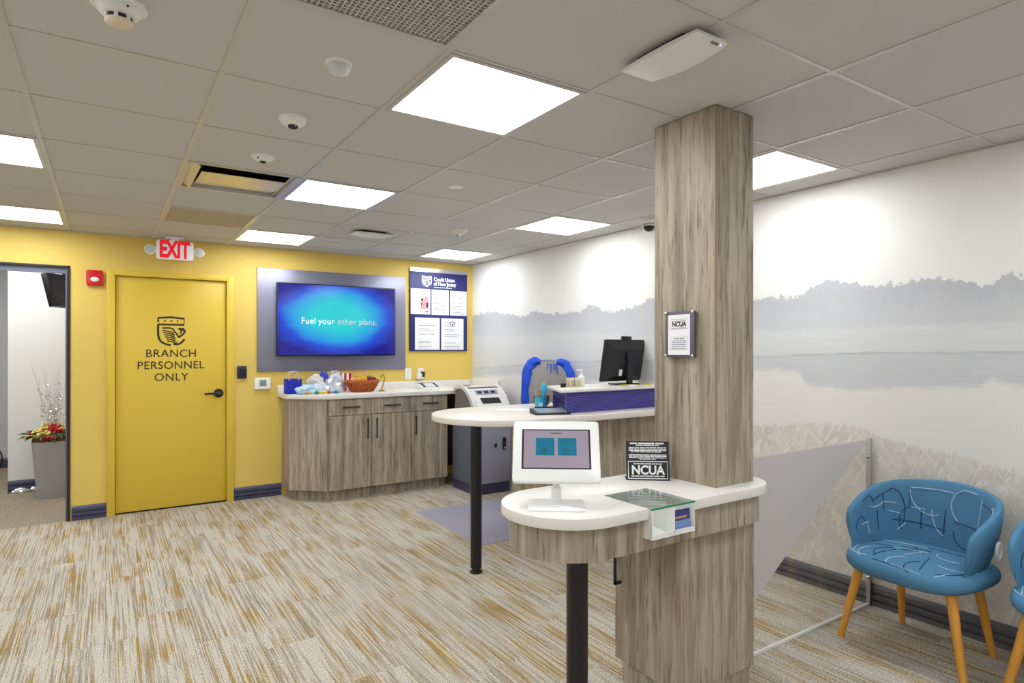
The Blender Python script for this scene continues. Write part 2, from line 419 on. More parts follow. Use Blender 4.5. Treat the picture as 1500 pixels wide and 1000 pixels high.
TXT = {}
def text_mesh(s, size, bold=0.0, ext=.0006, align='CENTER', space=1.0, sx=1.0):
    key = (s, size, bold, align, space, sx)
    if key in TXT: return TXT[key]
    cu = bpy.data.curves.new('lettering', 'FONT'); cu.body = s; cu.size = size; cu.align_x = align; cu.align_y = 'CENTER'
    cu.offset = bold; cu.extrude = ext; cu.space_character = space; cu.resolution_u = 4
    o = bpy.data.objects.new('tmp', cu); COL.objects.link(o)
    dg = bpy.context.evaluated_depsgraph_get(); me = bpy.data.meshes.new_from_object(o.evaluated_get(dg))
    bpy.data.objects.remove(o)
    for v in me.vertices: v.co.x *= sx
    TXT[key] = me
    return me
def frame(o, right, up, pos):
    r = Vector(right).normalized(); u = Vector(up).normalized(); n = r.cross(u)
    M = Matrix((r, u, n)).transposed().to_4x4(); M.translation = Vector(pos); o.matrix_local = M; return o
def letter(name, s, size, m, parent, pos, right=(1, 0, 0), up=(0, 0, 1), **kw):
    me = text_mesh(s, size, **kw).copy(); me.materials.clear(); me.materials.append(m)
    o = bpy.data.objects.new(name, me); link(o, parent); frame(o, right, up, pos)
    return o
class Flat:
    """flat print drawn as thin plates in its own x/y plane"""
    def __init__(s, th=.0006): s.b = MB(); s.th = th
    def poly(s, pts): s.b.prism(pts, 0, s.th); return s
    def rect(s, x0, x1, y0, y1): s.b.box(x0, x1, y0, y1, 0, s.th); return s
    def ribbon(s, pts, w):
        pts = [Vector(p) for p in pts]; L = []; R = []
        for i, p in enumerate(pts):
            t = (pts[min(i+1, len(pts)-1)]-pts[max(i-1, 0)]).normalized(); nn = Vector((-t.y, t.x))*w/2
            L.append(p+nn); R.append(p-nn)
        for i in range(len(pts)-1): s.b.prism([tuple(L[i]), tuple(L[i+1]), tuple(R[i+1]), tuple(R[i])], 0, s.th)
        return s
    def build(s, name, m, parent, pos, right=(1, 0, 0), up=(0, 0, 1)):
        o = s.b.build(name, m, parent); frame(o, right, up, pos); return o
def cr(pts, n=6):
    """Catmull-Rom through points"""
    P = [Vector(p) for p in pts]; out = []
    for i in range(len(P)-1):
        a, b, c, d = P[max(i-1, 0)], P[i], P[i+1], P[min(i+2, len(P)-1)]
        for k in range(n):
            t = k/n; out.append(.5*((2*b)+(c-a)*t+(2*a-5*b+4*c-d)*t*t+(3*b-a-3*c+d)*t*t*t))
    out.append(P[-1]); return out
def emblem(k, th=.0006):
    """shield crest with three stars and an eagle's wing, about 1*k wide"""
    F = Flat(th); q = lambda L: [((x-315)/250*k, (288-y)/250*k*1.13) for x, y in L]
    w = 20/250*k
    F.ribbon(q([(198, 208), (198, 172), (315, 163), (432, 174), (432, 230), (198, 230)]), w)
    F.ribbon(q([(198, 228), (198, 330)]), w)
    F.ribbon([tuple(p) for p in cr(q([(198, 325), (214, 372), (255, 402), (312, 417)]))], w)
    F.ribbon([tuple(p) for p in cr(q([(436, 360), (410, 390), (375, 408), (335, 406)]))], w)
    F.ribbon([tuple(p) for p in cr(q([(234, 262), (318, 264), (348, 296), (388, 348)]))], w*.8)
    F.ribbon([tuple(p) for p in cr(q([(378, 346), (420, 318), (437, 290), (436, 275)]))], w*.9)
    for i in range(6):
        F.ribbon([tuple(p) for p in cr(q([(234+9*i, 284+19*i), (280+9*i, 290+19*i), (322+7*i, 300+20*i), (338+6*i, 322+14*i)]))], w*.62)
    F.poly(q([(366, 270), (392, 256), (438, 262), (432, 284), (416, 286), (408, 308), (384, 322), (400, 292), (390, 276)]))
    for cx in (258, 316, 374):
        F.poly(q([(cx+(13 if j % 2 == 0 else 5.5)*math.sin(PI*j/5), 198-(13 if j % 2 == 0 else 5.5)*math.cos(PI*j/5)) for j in range(10)]))
    return F
def fine_print(F, x0, x1, y, h, gaps=6, seed=1):
    """one line of illegible small print as short dashes"""
    rnd = random.Random(seed); x = x0
    while x < x1:
        w = rnd.uniform(.5, 1.6)*(x1-x0)/gaps; F.rect(x, min(x+w, x1), y-h/2, y+h/2); x += w+h*.7
    return F

# ================================================================ THE ROOM
# ---- floor: carpet planks 0.25 x 1.0 m laid in staggered runs towards the yellow wall
floor = struct(B(XL, XM, YB, YW, -.06, -.006).build('floor', CARPET), 'beige and ochre streaked carpet plank floor of the lobby', 'floor')
PL = {}
def plank_mesh(L):
    key = round(L, 3)
    if key not in PL:
        o = B(-.1247, .1247, -L/2+.0003, L/2-.0003, -.006, 0).build('carpet_plank', CARPET); PL[key] = o.data; bpy.data.objects.remove(o)
    return PL[key]
c = 0; x = XM
while x > XL+.01:
    x0 = x-.25
    y = YW; L = (1.0, .5, .75, .25)[c % 4]
    while y > YB+.02:
        L = min(L, y-YB)
        o = bpy.data.objects.new('carpet_plank', plank_mesh(L)); link(o, floor); o.location = ((x+x0)/2, y-L/2, 0)
        y -= L; L = 1.0
    x = x0; c += 1
hall_floor = struct(B(-3.2, .6, YW, 10.2, -.06, -.002).build('floor', HALLC), 'speckled brown and grey carpet in the hallway past the dark-framed opening', 'floor')

# ---- walls
OX0, OX1, OZ = -1.95, -.256, 2.147       # opening to the hallway
DX0, DX1, DZ = .0, 1.014, 2.138          # door frame outside
wb = MB(); WT = .13
wb.box(XL-.1, OX0, YW, YW+WT, 0, CZ+.3); wb.box(OX0, OX1, YW, YW+WT, OZ, CZ+.3); wb.box(OX1, DX0, YW, YW+WT, 0, CZ+.3)
wb.box(DX0, DX1, YW, YW+WT, DZ, CZ+.3); wb.box(DX1, XM+.12, YW, YW+WT, 0, CZ+.3)
struct(wb.build('wall_back', YELLOW), 'bright yellow painted wall with the door and the television', 'wall')
struct(B(XM, XM+.12, YB-.1, YW, 0, CZ+.3).build('wall_right', MURAL), 'wall with a pale misty lake and reed mural print', 'wall')
struct(B(XL-.1, XL, YB-.1, YW, 0, CZ+.3).build('wall_left', WHITEW), 'plain white side wall out of view on the left', 'wall')
struct(B(XL-.1, XM+.12, YB-.2, YB-.1, 0, CZ+.3).build('wall_front', WHITEW), 'plain white wall behind the viewer', 'wall')
# hallway shell
struct(B(-.83, .6, 7.97, 8.09, 0, 2.6).build('wall_hall', WHITEW), 'white hallway wall behind the silver planter', 'wall')
struct(B(-3.2, -.7, 9.7, 9.8, 0, 2.6).build('wall_hall_far', GREYW), 'pale grey wall deep in the hallway', 'wall')
struct(B(-3.3, -3.2, YW+WT, 9.8, 0, 2.6).build('wall_hall_left', WHITEW), 'white left wall of the hallway out of view', 'wall')
struct(B(.6, .7, YW+WT, 8.0, 0, 2.6).build('wall_hall_right', WHITEW), 'white right wall of the hallway out of view', 'wall')
struct(B(-.83, -.72, 8.09, 9.7, 0, 2.6).build('wall_hall_return', WHITEW), 'white return wall of the hallway', 'wall')
struct(B(-3.3, .7, YW+WT, 9.8, 2.6, 2.7).build('ceiling_hall', WHITEW), 'white ceiling of the hallway', 'ceiling')

def baseboard(name, m, p0, p1, nrm, label):
    prof = [(0, 0), (.016, 0), (.016, .026), (.004, .030), (.004, .038), (.019, .043), (.019, .062), (.004, .067), (.004, .075), (.016, .080), (.014, .104), (.006, .120), (0, .120)]
    p0, p1, n = Vector(p0), Vector(p1), Vector(nrm)
    vs = [tuple(Vector((p.x, p.y, 0))+Vector((n.x*d, n.y*d, z))) for p in (p0, p1) for d, z in prof]
    k = len(prof)
    fs = [tuple(range(k)), tuple(range(k, 2*k))]+[(i, (i+1) % k, k+(i+1) % k, k+i) for i in range(k)]
    return struct(MB().add(vs, fs).build(name, m), label, 'baseboard')
baseboard('baseboard_back', NAVY, (OX1+.01, YW, 0), (DX0, YW, 0), (0, -1, 0), 'short navy ribbed baseboard left of the yellow door')
baseboard('baseboard_back_right', NAVY, (DX1, YW, 0), (1.45, YW, 0), (0, -1, 0), 'navy ribbed baseboard between yellow door and wood cabinet')
baseboard('baseboard_right', BASEGREY, (XM, YB, 0), (XM, 5.2, 0), (-1, 0, 0), 'charcoal ribbed baseboard along the lake mural')
baseboard('baseboard_hall', NAVY, (-.83, 7.97, 0), (.6, 7.97, 0), (0, -1, 0), 'dark ribbed baseboard of the hallway wall')
baseboard('baseboard_hall_far', NAVY, (-3.2, 9.7, 0), (-.83, 9.7, 0), (0, -1, 0), 'dark ribbed baseboard deep in the hallway')

# opening frame
tf = thing('trim_1', 'dark metal frame around the open hallway entrance', 'trim', (OX1, YW, 0), kind='structure')
w = OX1-OX0
B(-.022, 0, -.012, WT+.01, 0, OZ).build('jamb', FRAMEDARK, tf)
B(-w, -w+.022, -.012, WT+.01, 0, OZ).build('jamb', FRAMEDARK, tf)
B(-w, 0, -.012, WT+.01, OZ-.016, OZ).build('head_trim', FRAMEDARK, tf)
B(-w+.022, -.022, .02, .07, OZ-.062, OZ-.016).build('head_rail', FRAMEBLUE, tf)
B(-.034, -.022, .02, .07, 0, OZ-.062).build('jamb_stop', FRAMEBLUE, tf)

# ---- ceiling: grid of tees and lay-in tiles
ceil = struct(B(XL-.1, XM+.1, YB-.2, YW+.1, CZ+.05, CZ+.12).build('ceiling', WHITEW), 'suspended ceiling of off-white square tiles in a metal grid', 'ceiling')
C0, C1, R0, R1 = -4, 6, -7, 7
gx = lambda c: GX+c*T
gy = lambda r: GY+r*T
XA, XB, YA, YE = XL, XM, YB-.1, YW
LIGHTS = {(2, 0), (2, 3), (2, 6), (5, 0), (5, 3), (5, 6), (-1, 0), (-1, 3), (-1, 6), (2, -3), (5, -3), (-1, -3), (2, -6), (5, -6), (-1, -6), (-4, 3), (-4, 0), (-4, -3)}
SPECIAL = {(1, -1), (1, 3), (1, 5)}
for cc in range(C0, C1+1):
    if XA < gx(cc) < XB: B(gx(cc)-.0105, gx(cc)+.0105, YA, YE, CZ, CZ+.04).build('main_tee', TEE, ceil)
for r in range(R0, R1+1):
    if not (YA < gy(r) < YE): continue
    for cc in range(C0-1, C1+1):
        a, b = max(gx(cc)+.0105, XA), min(gx(cc+1)-.0105, XB)
        if b-a > .02: B(a, b, gy(r)-.0075, gy(r)+.0075, CZ+.0006, CZ+.04).build('cross_tee', TEE, ceil)
# wall angles
B(XA, XB, YE-.012, YE, CZ-.004, CZ+.02).build('wall_angle', TEE, ceil); B(XB-.012, XB, YA, YE-.012, CZ-.004, CZ+.02).build('wall_angle', TEE, ceil)
TM = {}
def tile_mesh(w, d):
    key = (round(w, 3), round(d, 3))
    if key not in TM:
        o = B(-w/2, w/2, -d/2, d/2, .004, .02).build('ceiling_tile', TILE); TM[key] = o.data; bpy.data.objects.remove(o)
    return TM[key]
for cc in range(C0-1, C1+1):
    for r in range(R0-1, R1+1):
        if (cc, r) in LIGHTS or (cc, r) in SPECIAL: continue
        x0, x1 = max(gx(cc)+.002, XA), min(gx(cc+1)-.002, XB-.001); y0, y1 = max(gy(r)+.002, YA), min(gy(r+1)-.002, YE-.001)
        if x1-x0 < .05 or y1-y0 < .05: continue
        o = bpy.data.objects.new('ceiling_tile', tile_mesh(x1-x0, y1-y0)); link(o, ceil); o.location = ((x0+x1)/2, (y0+y1)/2, CZ)

LLAB = {(2, 0): 'largest bright ceiling light panel beside the grey egg-crate vent', (2, 3): 'bright ceiling light panel beside the sheet-metal air deflector', (2, 6): 'bright ceiling light panel above the television',
        (5, 0): 'bright ceiling light panel right of the wood pillar', (5, 3): 'bright ceiling light panel near the dome camera left of the pillar', (5, 6): 'bright ceiling light panel in the corner above the notice board',
        (-1, 3): 'bright ceiling light panel cut by the left edge, nearer of two', (-1, 6): 'bright ceiling light panel above the hallway opening at left'}
def light_panel(cc, r):
    lab = LLAB.get((cc, r), 'bright ceiling light panel out of view')
    t = thing('ceiling_light', lab, 'ceiling light', (gx(cc)+T/2, gy(r)+T/2, CZ), group='square ceiling light panels')
    h = T/2-.011; g = T/2-.03
    fr = MB(); fr.box(-h, h, -h, -g, -.002, .012); fr.box(-h, h, g, h, -.002, .012); fr.box(-h, -g, -g, g, -.002, .012); fr.box(g, h, -g, g, -.002, .012)
    fr.build('light_frame', TEE, t)
    B(-g, g, -g, g, .002, .006).build('diffuser', DIFF, t)
    B(-h, h, -h, h, .012, .04).build('light_housing', WHITEM, t)
for p in sorted(LIGHTS): light_panel(*p)
# unseen light panels, added to brighten the hallway
ht = thing('ceiling_light', 'added hallway light panel out of view', 'ceiling light', (-.9, 7.2, 2.598), group='square ceiling light panels')
B(-.6, .6, -.28, .28, -.012, 0).build('diffuser', DIFF, ht); 
ht2 = thing('ceiling_light', 'added hallway light panel out of view', 'ceiling light', (-2.2, 8.8, 2.598), group='square ceiling light panels')
B(-.28, .28, -.28, .28, -.012, 0).build('diffuser', DIFF, ht2)

# egg-crate return vent, tile (1,-1)
v = thing('return_air_vent', 'grey egg-crate return air vent at the top edge of the ceiling', 'air vent', (gx(1)+T/2, gy(-1)+T/2, CZ))
h = T/2-.011; g = T/2-.032
fr = MB(); fr.box(-h, h, -h, -g, -.003, .02); fr.box(-h, h, g, h, -.003, .02); fr.box(-h, -g, -g, g, -.003, .02); fr.box(g, h, -g, g, -.003, .02); fr.build('vent_frame', TEE, v)
gr = MB(); n = 34
for i in range(1, n):
    p = -g+2*g*i/n; gr.box(p-.0024, p+.0024, -g, g, 0, .014); gr.box(-g, g, p-.0024, p+.0024, .0002, .0138)
o = gr.build('egg_crate_core', GRILLE, v); o['kind'] = 'stuff'
B(-h, h, -h, h, .03, .04).build('vent_backing', mat('vent_dark', lin(60, 50, 56), .8), v)

# sheet-metal air deflector, tile (1,3)
v = thing('air_deflector', 'shiny sheet-metal air deflector hanging open in the ceiling', 'air vent', (gx(1)+T/2, gy(3)+T/2, CZ))
B(-h, h, -h, h, .038, .046).build('duct_opening', DARKVOID, v)
fr = MB(); fr.box(-h, h, -h, -h+.02, -.002, .03); fr.box(-h, h, h-.02, h, -.002, .03); fr.box(-h, -h+.02, -h+.02, h-.02, -.002, .03); fr.box(h-.02, h, -h+.02, h-.02, -.002, .03); fr.build('vent_frame', TEE, v)
pl = MB()     # curved centre blade
prof = [(-.15, -.006), (-.02, -.004), (.12, .004), (.25, .018)]
vs = []; 
for (yy, zz) in [tuple(q) for q in cr(prof, 4)]:
    for xx in (-.21, .24): vs += [(xx, yy, zz), (xx, yy, zz+.003)]
m = len(vs)//4; fs = []
for i in range(m-1):
    a = i*4; b2 = a+4; fs += [(a, a+2, b2+2, b2), (a+1, b2+1, b2+3, a+3), (a, b2, b2+1, a+1), (a+2, a+3, b2+3, b2+2)]
fs += [(0, 1, 3, 2), (m*4-4, m*4-2, m*4-1, m*4-3)]
MB().add(vs, fs).build('deflector_blade', STEEL, v, smooth=True)
MB().at((-.265, 0, .014), (0, .5, 0)).box(-.045, .045, -.26, .26, -.0015, .0015).build('side_flap', STEEL, v)
MB().at((.268, 0, .016), (0, -.5, 0)).box(-.03, .03, -.26, .26, -.0015, .0015).build('side_flap', STEEL, v)

# perforated vent, tile (1,5)
v = thing('perforated_vent', 'tan perforated square vent in the ceiling near the exit sign', 'air vent', (gx(1)+T/2, gy(5)+T/2, CZ))
kk = NT('perforated_sheet'); xx, yy, zz = kk.xyz(); P_ = 2*PI/.012
s1 = kk.math('MULTIPLY', kk.math('SINE', kk.math('MULTIPLY', xx, P_)), kk.math('SINE', kk.math('MULTIPLY', yy, P_)))
kk.link(kk.mix(kk.ramp(s1, .1, .35), lin(196, 184, 168), lin(110, 92, 78)), kk.b.inputs['Base Color']); kk.b.inputs['Roughness'].default_value = .6
B(-h, h, -h, h, .002, .006).build('perforated_sheet', kk.m, v)
fr = MB(); fr.box(-h, h, -h, -h+.014, -.002, .012); fr.box(-h, h, h-.014, h, -.002, .012); fr.box(-h, -h+.014, -h+.014, h-.014, -.002, .012); fr.box(h-.014, h, -h+.014, h-.014, -.002, .012); fr.build('vent_frame', TEE, v)

# ---- pillar
px0, px1, py0, py1 = 2.068, 2.312, 1.640, 1.975
pil = thing('pillar', 'square wood-laminate pillar rising from the check-in counter to the ceiling', 'pillar', (px0, py0, 0), kind='structure')
pil2 = MB().box(0, px1-px0, 0.0, py1-py0, .885, CZ-.0005)
pil2.build('column_casing', WOOD, pil)
B(-.0012, .011, -.0012, .0, .885, CZ-.001).build('edge_band', WOOD_EDGE, pil)
B(-.0012, .0, -.0012, .012, .885, CZ-.001).build('edge_band', WOOD_EDGE, pil)

# ================================================================ YELLOW WALL
# ---- door
d = thing('door_1', 'yellow staff door with dark crest and lettering', 'door', (DX0, YW, 0), kind='structure')
fw = .062; W_ = DX1-DX0
fr = MB(); fr.box(0, fw, -.022, WT, 0, DZ); fr.box(W_-fw, W_, -.022, WT, 0, DZ); fr.box(fw, W_-fw, -.022, WT, DZ-.048, DZ); fr.build('door_frame', YDOOR, d, bevel=.003)
st = MB(); st.box(fw, fw+.012, .055, .075, 0, DZ-.048); st.box(W_-fw-.012, W_-fw, .055, .075, 0, DZ-.048); st.box(fw, W_-fw, .055, .075, DZ-.06, DZ-.048); st.build('door_stop', YDOOR, d)
B(fw+.004, W_-fw-.004, .012, .052, .012, DZ-.052).build('door_leaf', YDOOR, d, bevel=.002)
B(fw+.002, W_-fw-.002, .02, .05, 0, .010).build('threshold', BLACK, d)
hd = thing('tmp', None, None); bpy.data.objects.remove(hd)
hz = 1.032; hx = .885
hb = MB().at((hx, .012, hz), (PI/2, 0, 0)).lathe([(.042, 0), (.042, .008), (.037, .016), (.014, .018), (.014, .045)], 24)
hnd = hb.build('door_handle', BLACK, d, smooth=True)
MB().tube([(hx, -.032, hz), (hx-.04, -.036, hz+.001), (hx-.085, -.034, hz), (hx-.125, -.03, hz-.003)], .011, 10, .008).build('lever', BLACK, hnd, smooth=True)
MB().at((hx, -.0346, hz), (PI/2, 0, 0)).lathe([(.009, 0), (.009, .002)], 12).build('keyhole', CHROME, hnd)
em = emblem(.222).build('crest', INKB, d, (.492, .0119, 1.612))
for s, z in (('BRANCH', 1.405), ('PERSONNEL', 1.298), ('ONLY', 1.190)):
    letter('lettering', s, .098, INKB, d, (.494, .0116, z), bold=.0006, space=1.06, sx={'BRANCH': 1.0, 'PERSONNEL': .97, 'ONLY': 1.0}[s])

# ---- red alarm strobe
a = thing('fire_alarm_strobe', 'red square fire alarm strobe on yellow wall beside door', 'fire alarm', (-.085, YW, 2.056))
MB().at((0, 0, 0), (PI/2, 0, 0)).prism(rrect(-.06, .06, -.066, .066, .014), 0, .036).build('alarm_body', REDP, a, bevel=.005)
MB().at((0.0, -.036, -.014), (PI/2, 0, 0)).lathe([(.031, 0), (.027, .010), (.014, .016), (.001, .018)], 20, 1.0, .72).build('strobe_lens', WHITEP, a, smooth=True)

# ---- exit sign hung from the ceiling
ex = thing('exit_sign', 'white exit sign with red letters and two emergency lamp heads', 'exit sign', (.508, 6.24, CZ))
MB().prism(rrect(-.07, .07, -.03, .03, .012), -.016, 0).build('canopy', WHITEP, ex)
MB().at((0, 0, -.118), (PI/2, 0, 0)).prism(rrect(-.146, .146, -.083, .083, .022), -.024, .024).build('sign_body', EXITWHITE, ex, bevel=.004)
B(-.03, .03, -.018, .018, -.036, -.014).build('neck', WHITEP, ex)
for ch, xx in (('E', -.092), ('X', -.026), ('I', .029), ('T', .080)): letter('letter', ch, .205, EXITRED, ex, (xx, -.0246, -.121), bold=.008, sx=.60)
for sx in (-1, 1):
    hd = MB().at((sx*.192, -.006, -.125), (PI/2, 0, sx*.0)).lathe([(.024, -.03), (.041, -.024), (.044, .010), (.042, .022), (.037, .024)], 20).build('lamp_head', WHITEP, ex, smooth=True)
    MB().at((sx*.192, -.0305, -.125), (PI/2, 0, 0)).lathe([(.0355, 0), (.025, .003), (.002, .004)], 16).build('lamp_lens', MURALGREY, hd, smooth=True)
    MB().tube([(sx*.14, 0, -.115), (sx*.165, 0, -.118), (sx*.18, 0, -.124)], .012, 8).build('lamp_arm', WHITEP, ex, smooth=True)

# ---- card reader, thermostat, outlets
a = thing('card_reader', 'small dark blue card reader on yellow wall right of door', 'card reader', (1.087, YW, 1.225))
MB().at((0, 0, 0), (PI/2, 0, 0)).prism(rrect(-.042, .042, -.06, .06, .008), 0, .022).build('reader_body', mat('reader_navy', lin(32, 34, 58), .35), a, bevel=.003)
B(-.024, .024, -.0235, -.022, -.03, .035).build('reader_face', SCREENB, a)
B(.012, .02, -.0236, -.022, -.05, -.042).build('status_light', LCD, a)
a = thing('thermostat', 'white thermostat with grey display on yellow wall', 'thermostat', (1.272, YW, 1.112))
MB().at((0, 0, 0), (PI/2, 0, 0)).prism(rrect(-.074, .074, -.057, .057, .012), 0, .026).build('thermostat_body', WHITEP, a, bevel=.004)
B(-.028, .034, -.0272, -.026, -.026, .034).build('display', LCD, a)
def outlet(x, z, lab, w=.038, hh=.064):
    a = thing('wall_outlet', lab, 'wall outlet', (x, YW, z), group='wall outlets above the cabinet')
    MB().at((0, 0, 0), (PI/2, 0, 0)).prism(rrect(-w, w, -hh, hh, .006), 0, .007).build('cover_plate', WHITEP, a, bevel=.002)
    for s in (-1, 1):
        r_ = MB().at((0, -.007, s*.024), (PI/2, 0, 0)).prism(rrect(-.016, .016, -.014, .014, .008), 0, .0025).build('receptacle', WHITEP, a)
        for q in (-.006, .006): B(q-.0012, q+.0012, -.0101, -.0092, s*.024-.003, s*.024+.005).build('slot', SOFTBLACK, r_)
outlet(2.808, 1.170, 'white wall outlet right of the television panel, nothing plugged in')
outlet(2.962, 1.168, 'white wall outlet with a plug in it below notice board')
outlet(1.985, 1.178, 'white wall outlet half hidden behind the bags on the cabinet')
a = thing('power_adapter', 'small white and navy power adapter plugged into wall outlet', 'power adapter', (2.952, YW-.0102, 1.145))
MB().prism(rrect(-.05, .018, -.05, 0, .008), -.035, .03).build('adapter_body', WHITEP, a, bevel=.003)
MB().prism(rrect(.0, .034, -.06, -.012, .008), -.01, .05).build('plug_body', mat('plug_navy', lin(36, 34, 62), .4), a, bevel=.003)
MB().tube([(-.02, -.03, -.03), (-.03, -.05, -.075), (-.02, -.11, -.128), (.04, -.17, -.126)], .0028, 6).build('cord', WHITEP, a, smooth=True)

# ---- panel behind the television, television
pn = B(1.222, 2.772, YW-.019, YW-.001, 1.226, 2.242).build('television_backboard', TVPANEL, bevel=.002)
sett(pn, 'flat violet-grey board mounted on yellow wall behind the television', 'wall panel')
tv = thing('television', 'wide flat television showing a blue screen with white words', 'television', (2.0, 6.285, 1.74))
TWd, THt = 1.232, .726
MB().at((0, 0, 0), (PI/2, 0, 0)).prism(rrect(-TWd/2, TWd/2, -THt/2, THt/2, .006), -.028, 0).build('television_body', BLACK, tv, bevel=.002)
B(-.35, .35, .028, .06, -.24, .2).build('rear_housing', BLACK, tv)
B(-.15, .15, .06, .0867, -.12, .12).build('wall_bracket', BLACK, tv)
scx = B(-TWd/2+.009, TWd/2-.009, -.0012, 0, -THt/2+.014, THt/2-.010).build('screen', TVPIC, tv)
SW = mat('screen_white', (.9, .95, 1, 1), .5, emit=.7); SP = mat('screen_pink', lin(206, 168, 172), .5, emit=.7)
xw = -.383
for wd_, m_w in (('Fuel', SW), ('your', SW), ('other', SP), ('plans.', SP)):
    ow = letter('lettering', wd_, .088, m_w, scx, (xw, -.0014, -.012), align='LEFT', bold=-.0004, space=1.08, sx=.93)
    xw += max(v_.co.x for v_ in ow.data.vertices)+.030

# ---- notice board
nb = thing('notice_board', 'navy notice board with white crest lettering and five paper sheets', 'notice board', (3.186, YW, 1.892))
HW, HH = .365, .468
B(-HW, HW, -.02, 0, -HH, HH).build('board', NAVYPRINT, nb, bevel=.002)
B(-HW, HW, -.024, -.02, HH-.042, HH).build('top_rail', ALU, nb)
yb = -.0206

shield = Flat(.0003); shield.poly([(-.062, .06), (.062, .06), (.062, -.02), (.045, -.05), (0, -.07), (-.045, -.05), (-.062, -.02)])
shield.build('crest', PAPER, nb, (-.155, yb, .326)); emblem(.10, .0004).build('crest_lines', NAVYPRINT, nb, (-.155, yb-.0004, .326))
letter('lettering', 'Credit Union', .062, PAPER, nb, (-.068, yb, .348), align='LEFT', bold=.0018, sx=.80)
letter('lettering', 'of New Jersey', .062, PAPER, nb, (-.068, yb, .298), align='LEFT', bold=.0018, sx=.80)
F = Flat(); fine_print(F, -.066, .16, .258, .008, 7, 3); F.build('tagline', PAPER, nb, (0, yb, 0))
def sheet(x0, x1, z0, z1, seed, pic=None):
    s = B(x0, x1, -.0225, -.02, z0, z1).build('paper_sheet', PAPER, nb)
    F = Flat(.0004); w = x1-x0; n = int((z1-z0)/.022); rnd = random.Random(seed)
    for i in range(n):
        zz = z1-.05-(z1-z0-.07)*i/max(1, n-1)
        if pic == 'photo' and .1 < (z1-zz)/(z1-z0) < .95: continue
        if rnd.random() < .3: continue
        fine_print(F, x0+.13*w, x1-(.13+.3*rnd.random())*w, zz, .0055, 9, seed*50+i)
    F.build('print', INK, s, (0, -.0228, 0))['kind'] = 'stuff'
    return s
s = sheet(-.352, -.113, -.053, .234, 1, 'photo')
F = Flat(.0004); F.poly([(-.235, .01), (-.135, .01), (-.135, .14), (-.17, .15), (-.225, .115)]); F.build('photo_print', mat('pink_print', lin(222, 160, 164), .7, vary=.3, vscale=60), s, (0, -.0228, 0))
F = Flat(.0006); F.rect(-.165, -.14, .025, .08); F.poly([(-.235, .10), (-.215, .135), (-.2, .10)]); F.rect(-.225, -.215, .04, .08); F.build('photo_dark', INKD, s, (0, -.0229, 0))
F = Flat(.0006); F.rect(-.17, -.14, -.03, -.015); F.build('red_mark', FLOWR, s, (0, -.0229, 0))
sheet(-.098, .126, -.055, .232, 2); sheet(.140, .358, -.056, .230, 3)
sheet(-.300, .004, -.452, -.090, 4)
s = sheet(.026, .316, -.452, -.092, 5)
F = Flat(.0005); F.ribbon([(.135, -.15), (.17, -.122), (.205, -.15)], .008); F.ribbon([(.142, -.15), (.142, -.18), (.198, -.18), (.198, -.15)], .006); F.rect(.163, .177, -.175, -.155); F.build('house_mark', INKD, s, (0, -.0228, 0))

# ================================================================ WALL CABINET
CT, CB, YF = 1.015, .975, 5.80
def offs(p, q): return (p[0]+q[0], p[1]+q[1])
cab = thing('wall_cabinet', 'long grey-oak base cabinet with drawers along yellow wall', 'cabinet', (1.45, YW, 0))
O = (-1.45, -YW)
body = [offs(p, O) for p in ((1.455, YW), (1.455, 6.08), (1.745, YF+.02), (3.0, YF+.02), (3.0, YW))]
MB().prism(body, .105, CB).build('carcass', WOOD, cab)
toe = [offs(p, O) for p in ((1.50, YW), (1.50, 6.12), (1.765, YF+.075), (3.0, YF+.075), (3.0, YW))]
MB().prism(toe, 0, .105).build('toe_kick', WOOD, cab)
ddx, ddy = 1.745-1.455, (YF+.02)-6.08; L = math.hypot(ddx, ddy); ang = math.atan2(ddy, ddx)
MB().at((1.455+O[0], 6.08+O[1], 0), (0, 0, ang)).box(.004, L-.002, -.02, 0, .108, CB-.004).build('corner_panel', WOOD, cab)
def bar_handle(par, p0, p1):
    m_ = MB(); p0, p1 = Vector(p0), Vector(p1); t = (p1-p0).normalized()
    m_.tube([p0, p1], .0078, 8)
    for p in (p0+t*.012, p1-t*.012): m_.tube([p, p+Vector((0, .03, 0))], .005, 8)
    return m_.build('handle', SOFTBLACK, par, smooth=True)
xs = [1.748, 2.165, 2.583, 2.998]
for i in range(3):
    a, b = xs[i]-1.45+.0028, xs[i+1]-1.45-.0028; y0, y1 = YF-YW, YF+.0199-YW; cx = (a+b)/2
    dr = B(a, b, y0, y1, .8165, CB-.006).build('drawer', WOOD, cab); bar_handle(dr, (cx-.085, y0-.03, .893), (cx+.085, y0-.03, .893))
    dd = B(a, b, y0, y1, .108, .8105).build('cabinet_door', WOOD, cab)
    hx = b-.04 if i == 0 else a+.045
    bar_handle(dd, (hx, y0-.03, .58), (hx, y0-.03, .77))
B(3.0-1.45, XM-1.45-.001, -.02, -.001, .10, CB).build('gap_shade_sheet', mat('gap_shade_brown', lin(74, 40, 34), .5), cab)  # added dark sheet standing in for the shaded gap under the worktop
ct = thing('cabinet_worktop', 'white quartz worktop with low backsplash on the wall cabinet', 'worktop', (1.45, YW, CB))
top = [offs(p, O) for p in ((1.415, YW), (1.415, 6.07), (1.43, 6.03), (1.70, 5.785), (1.745, 5.77), (XM, 5.77), (XM, YW))]
MB().prism(top, 0, CT-CB).build('worktop_slab', QUARTZ, ct, bevel=.003)
B(1.415-1.45, XM-1.45-.001, -.02, -.0005, CT-CB, CT-CB+.075).build('backsplash', QUARTZ, ct, bevel=.002)
B(XM-1.45-.02, XM-1.45-.0005, 5.775-YW, -.02, CT-CB, CT-CB+.085).build('side_splash', QUARTZ, ct, bevel=.002)

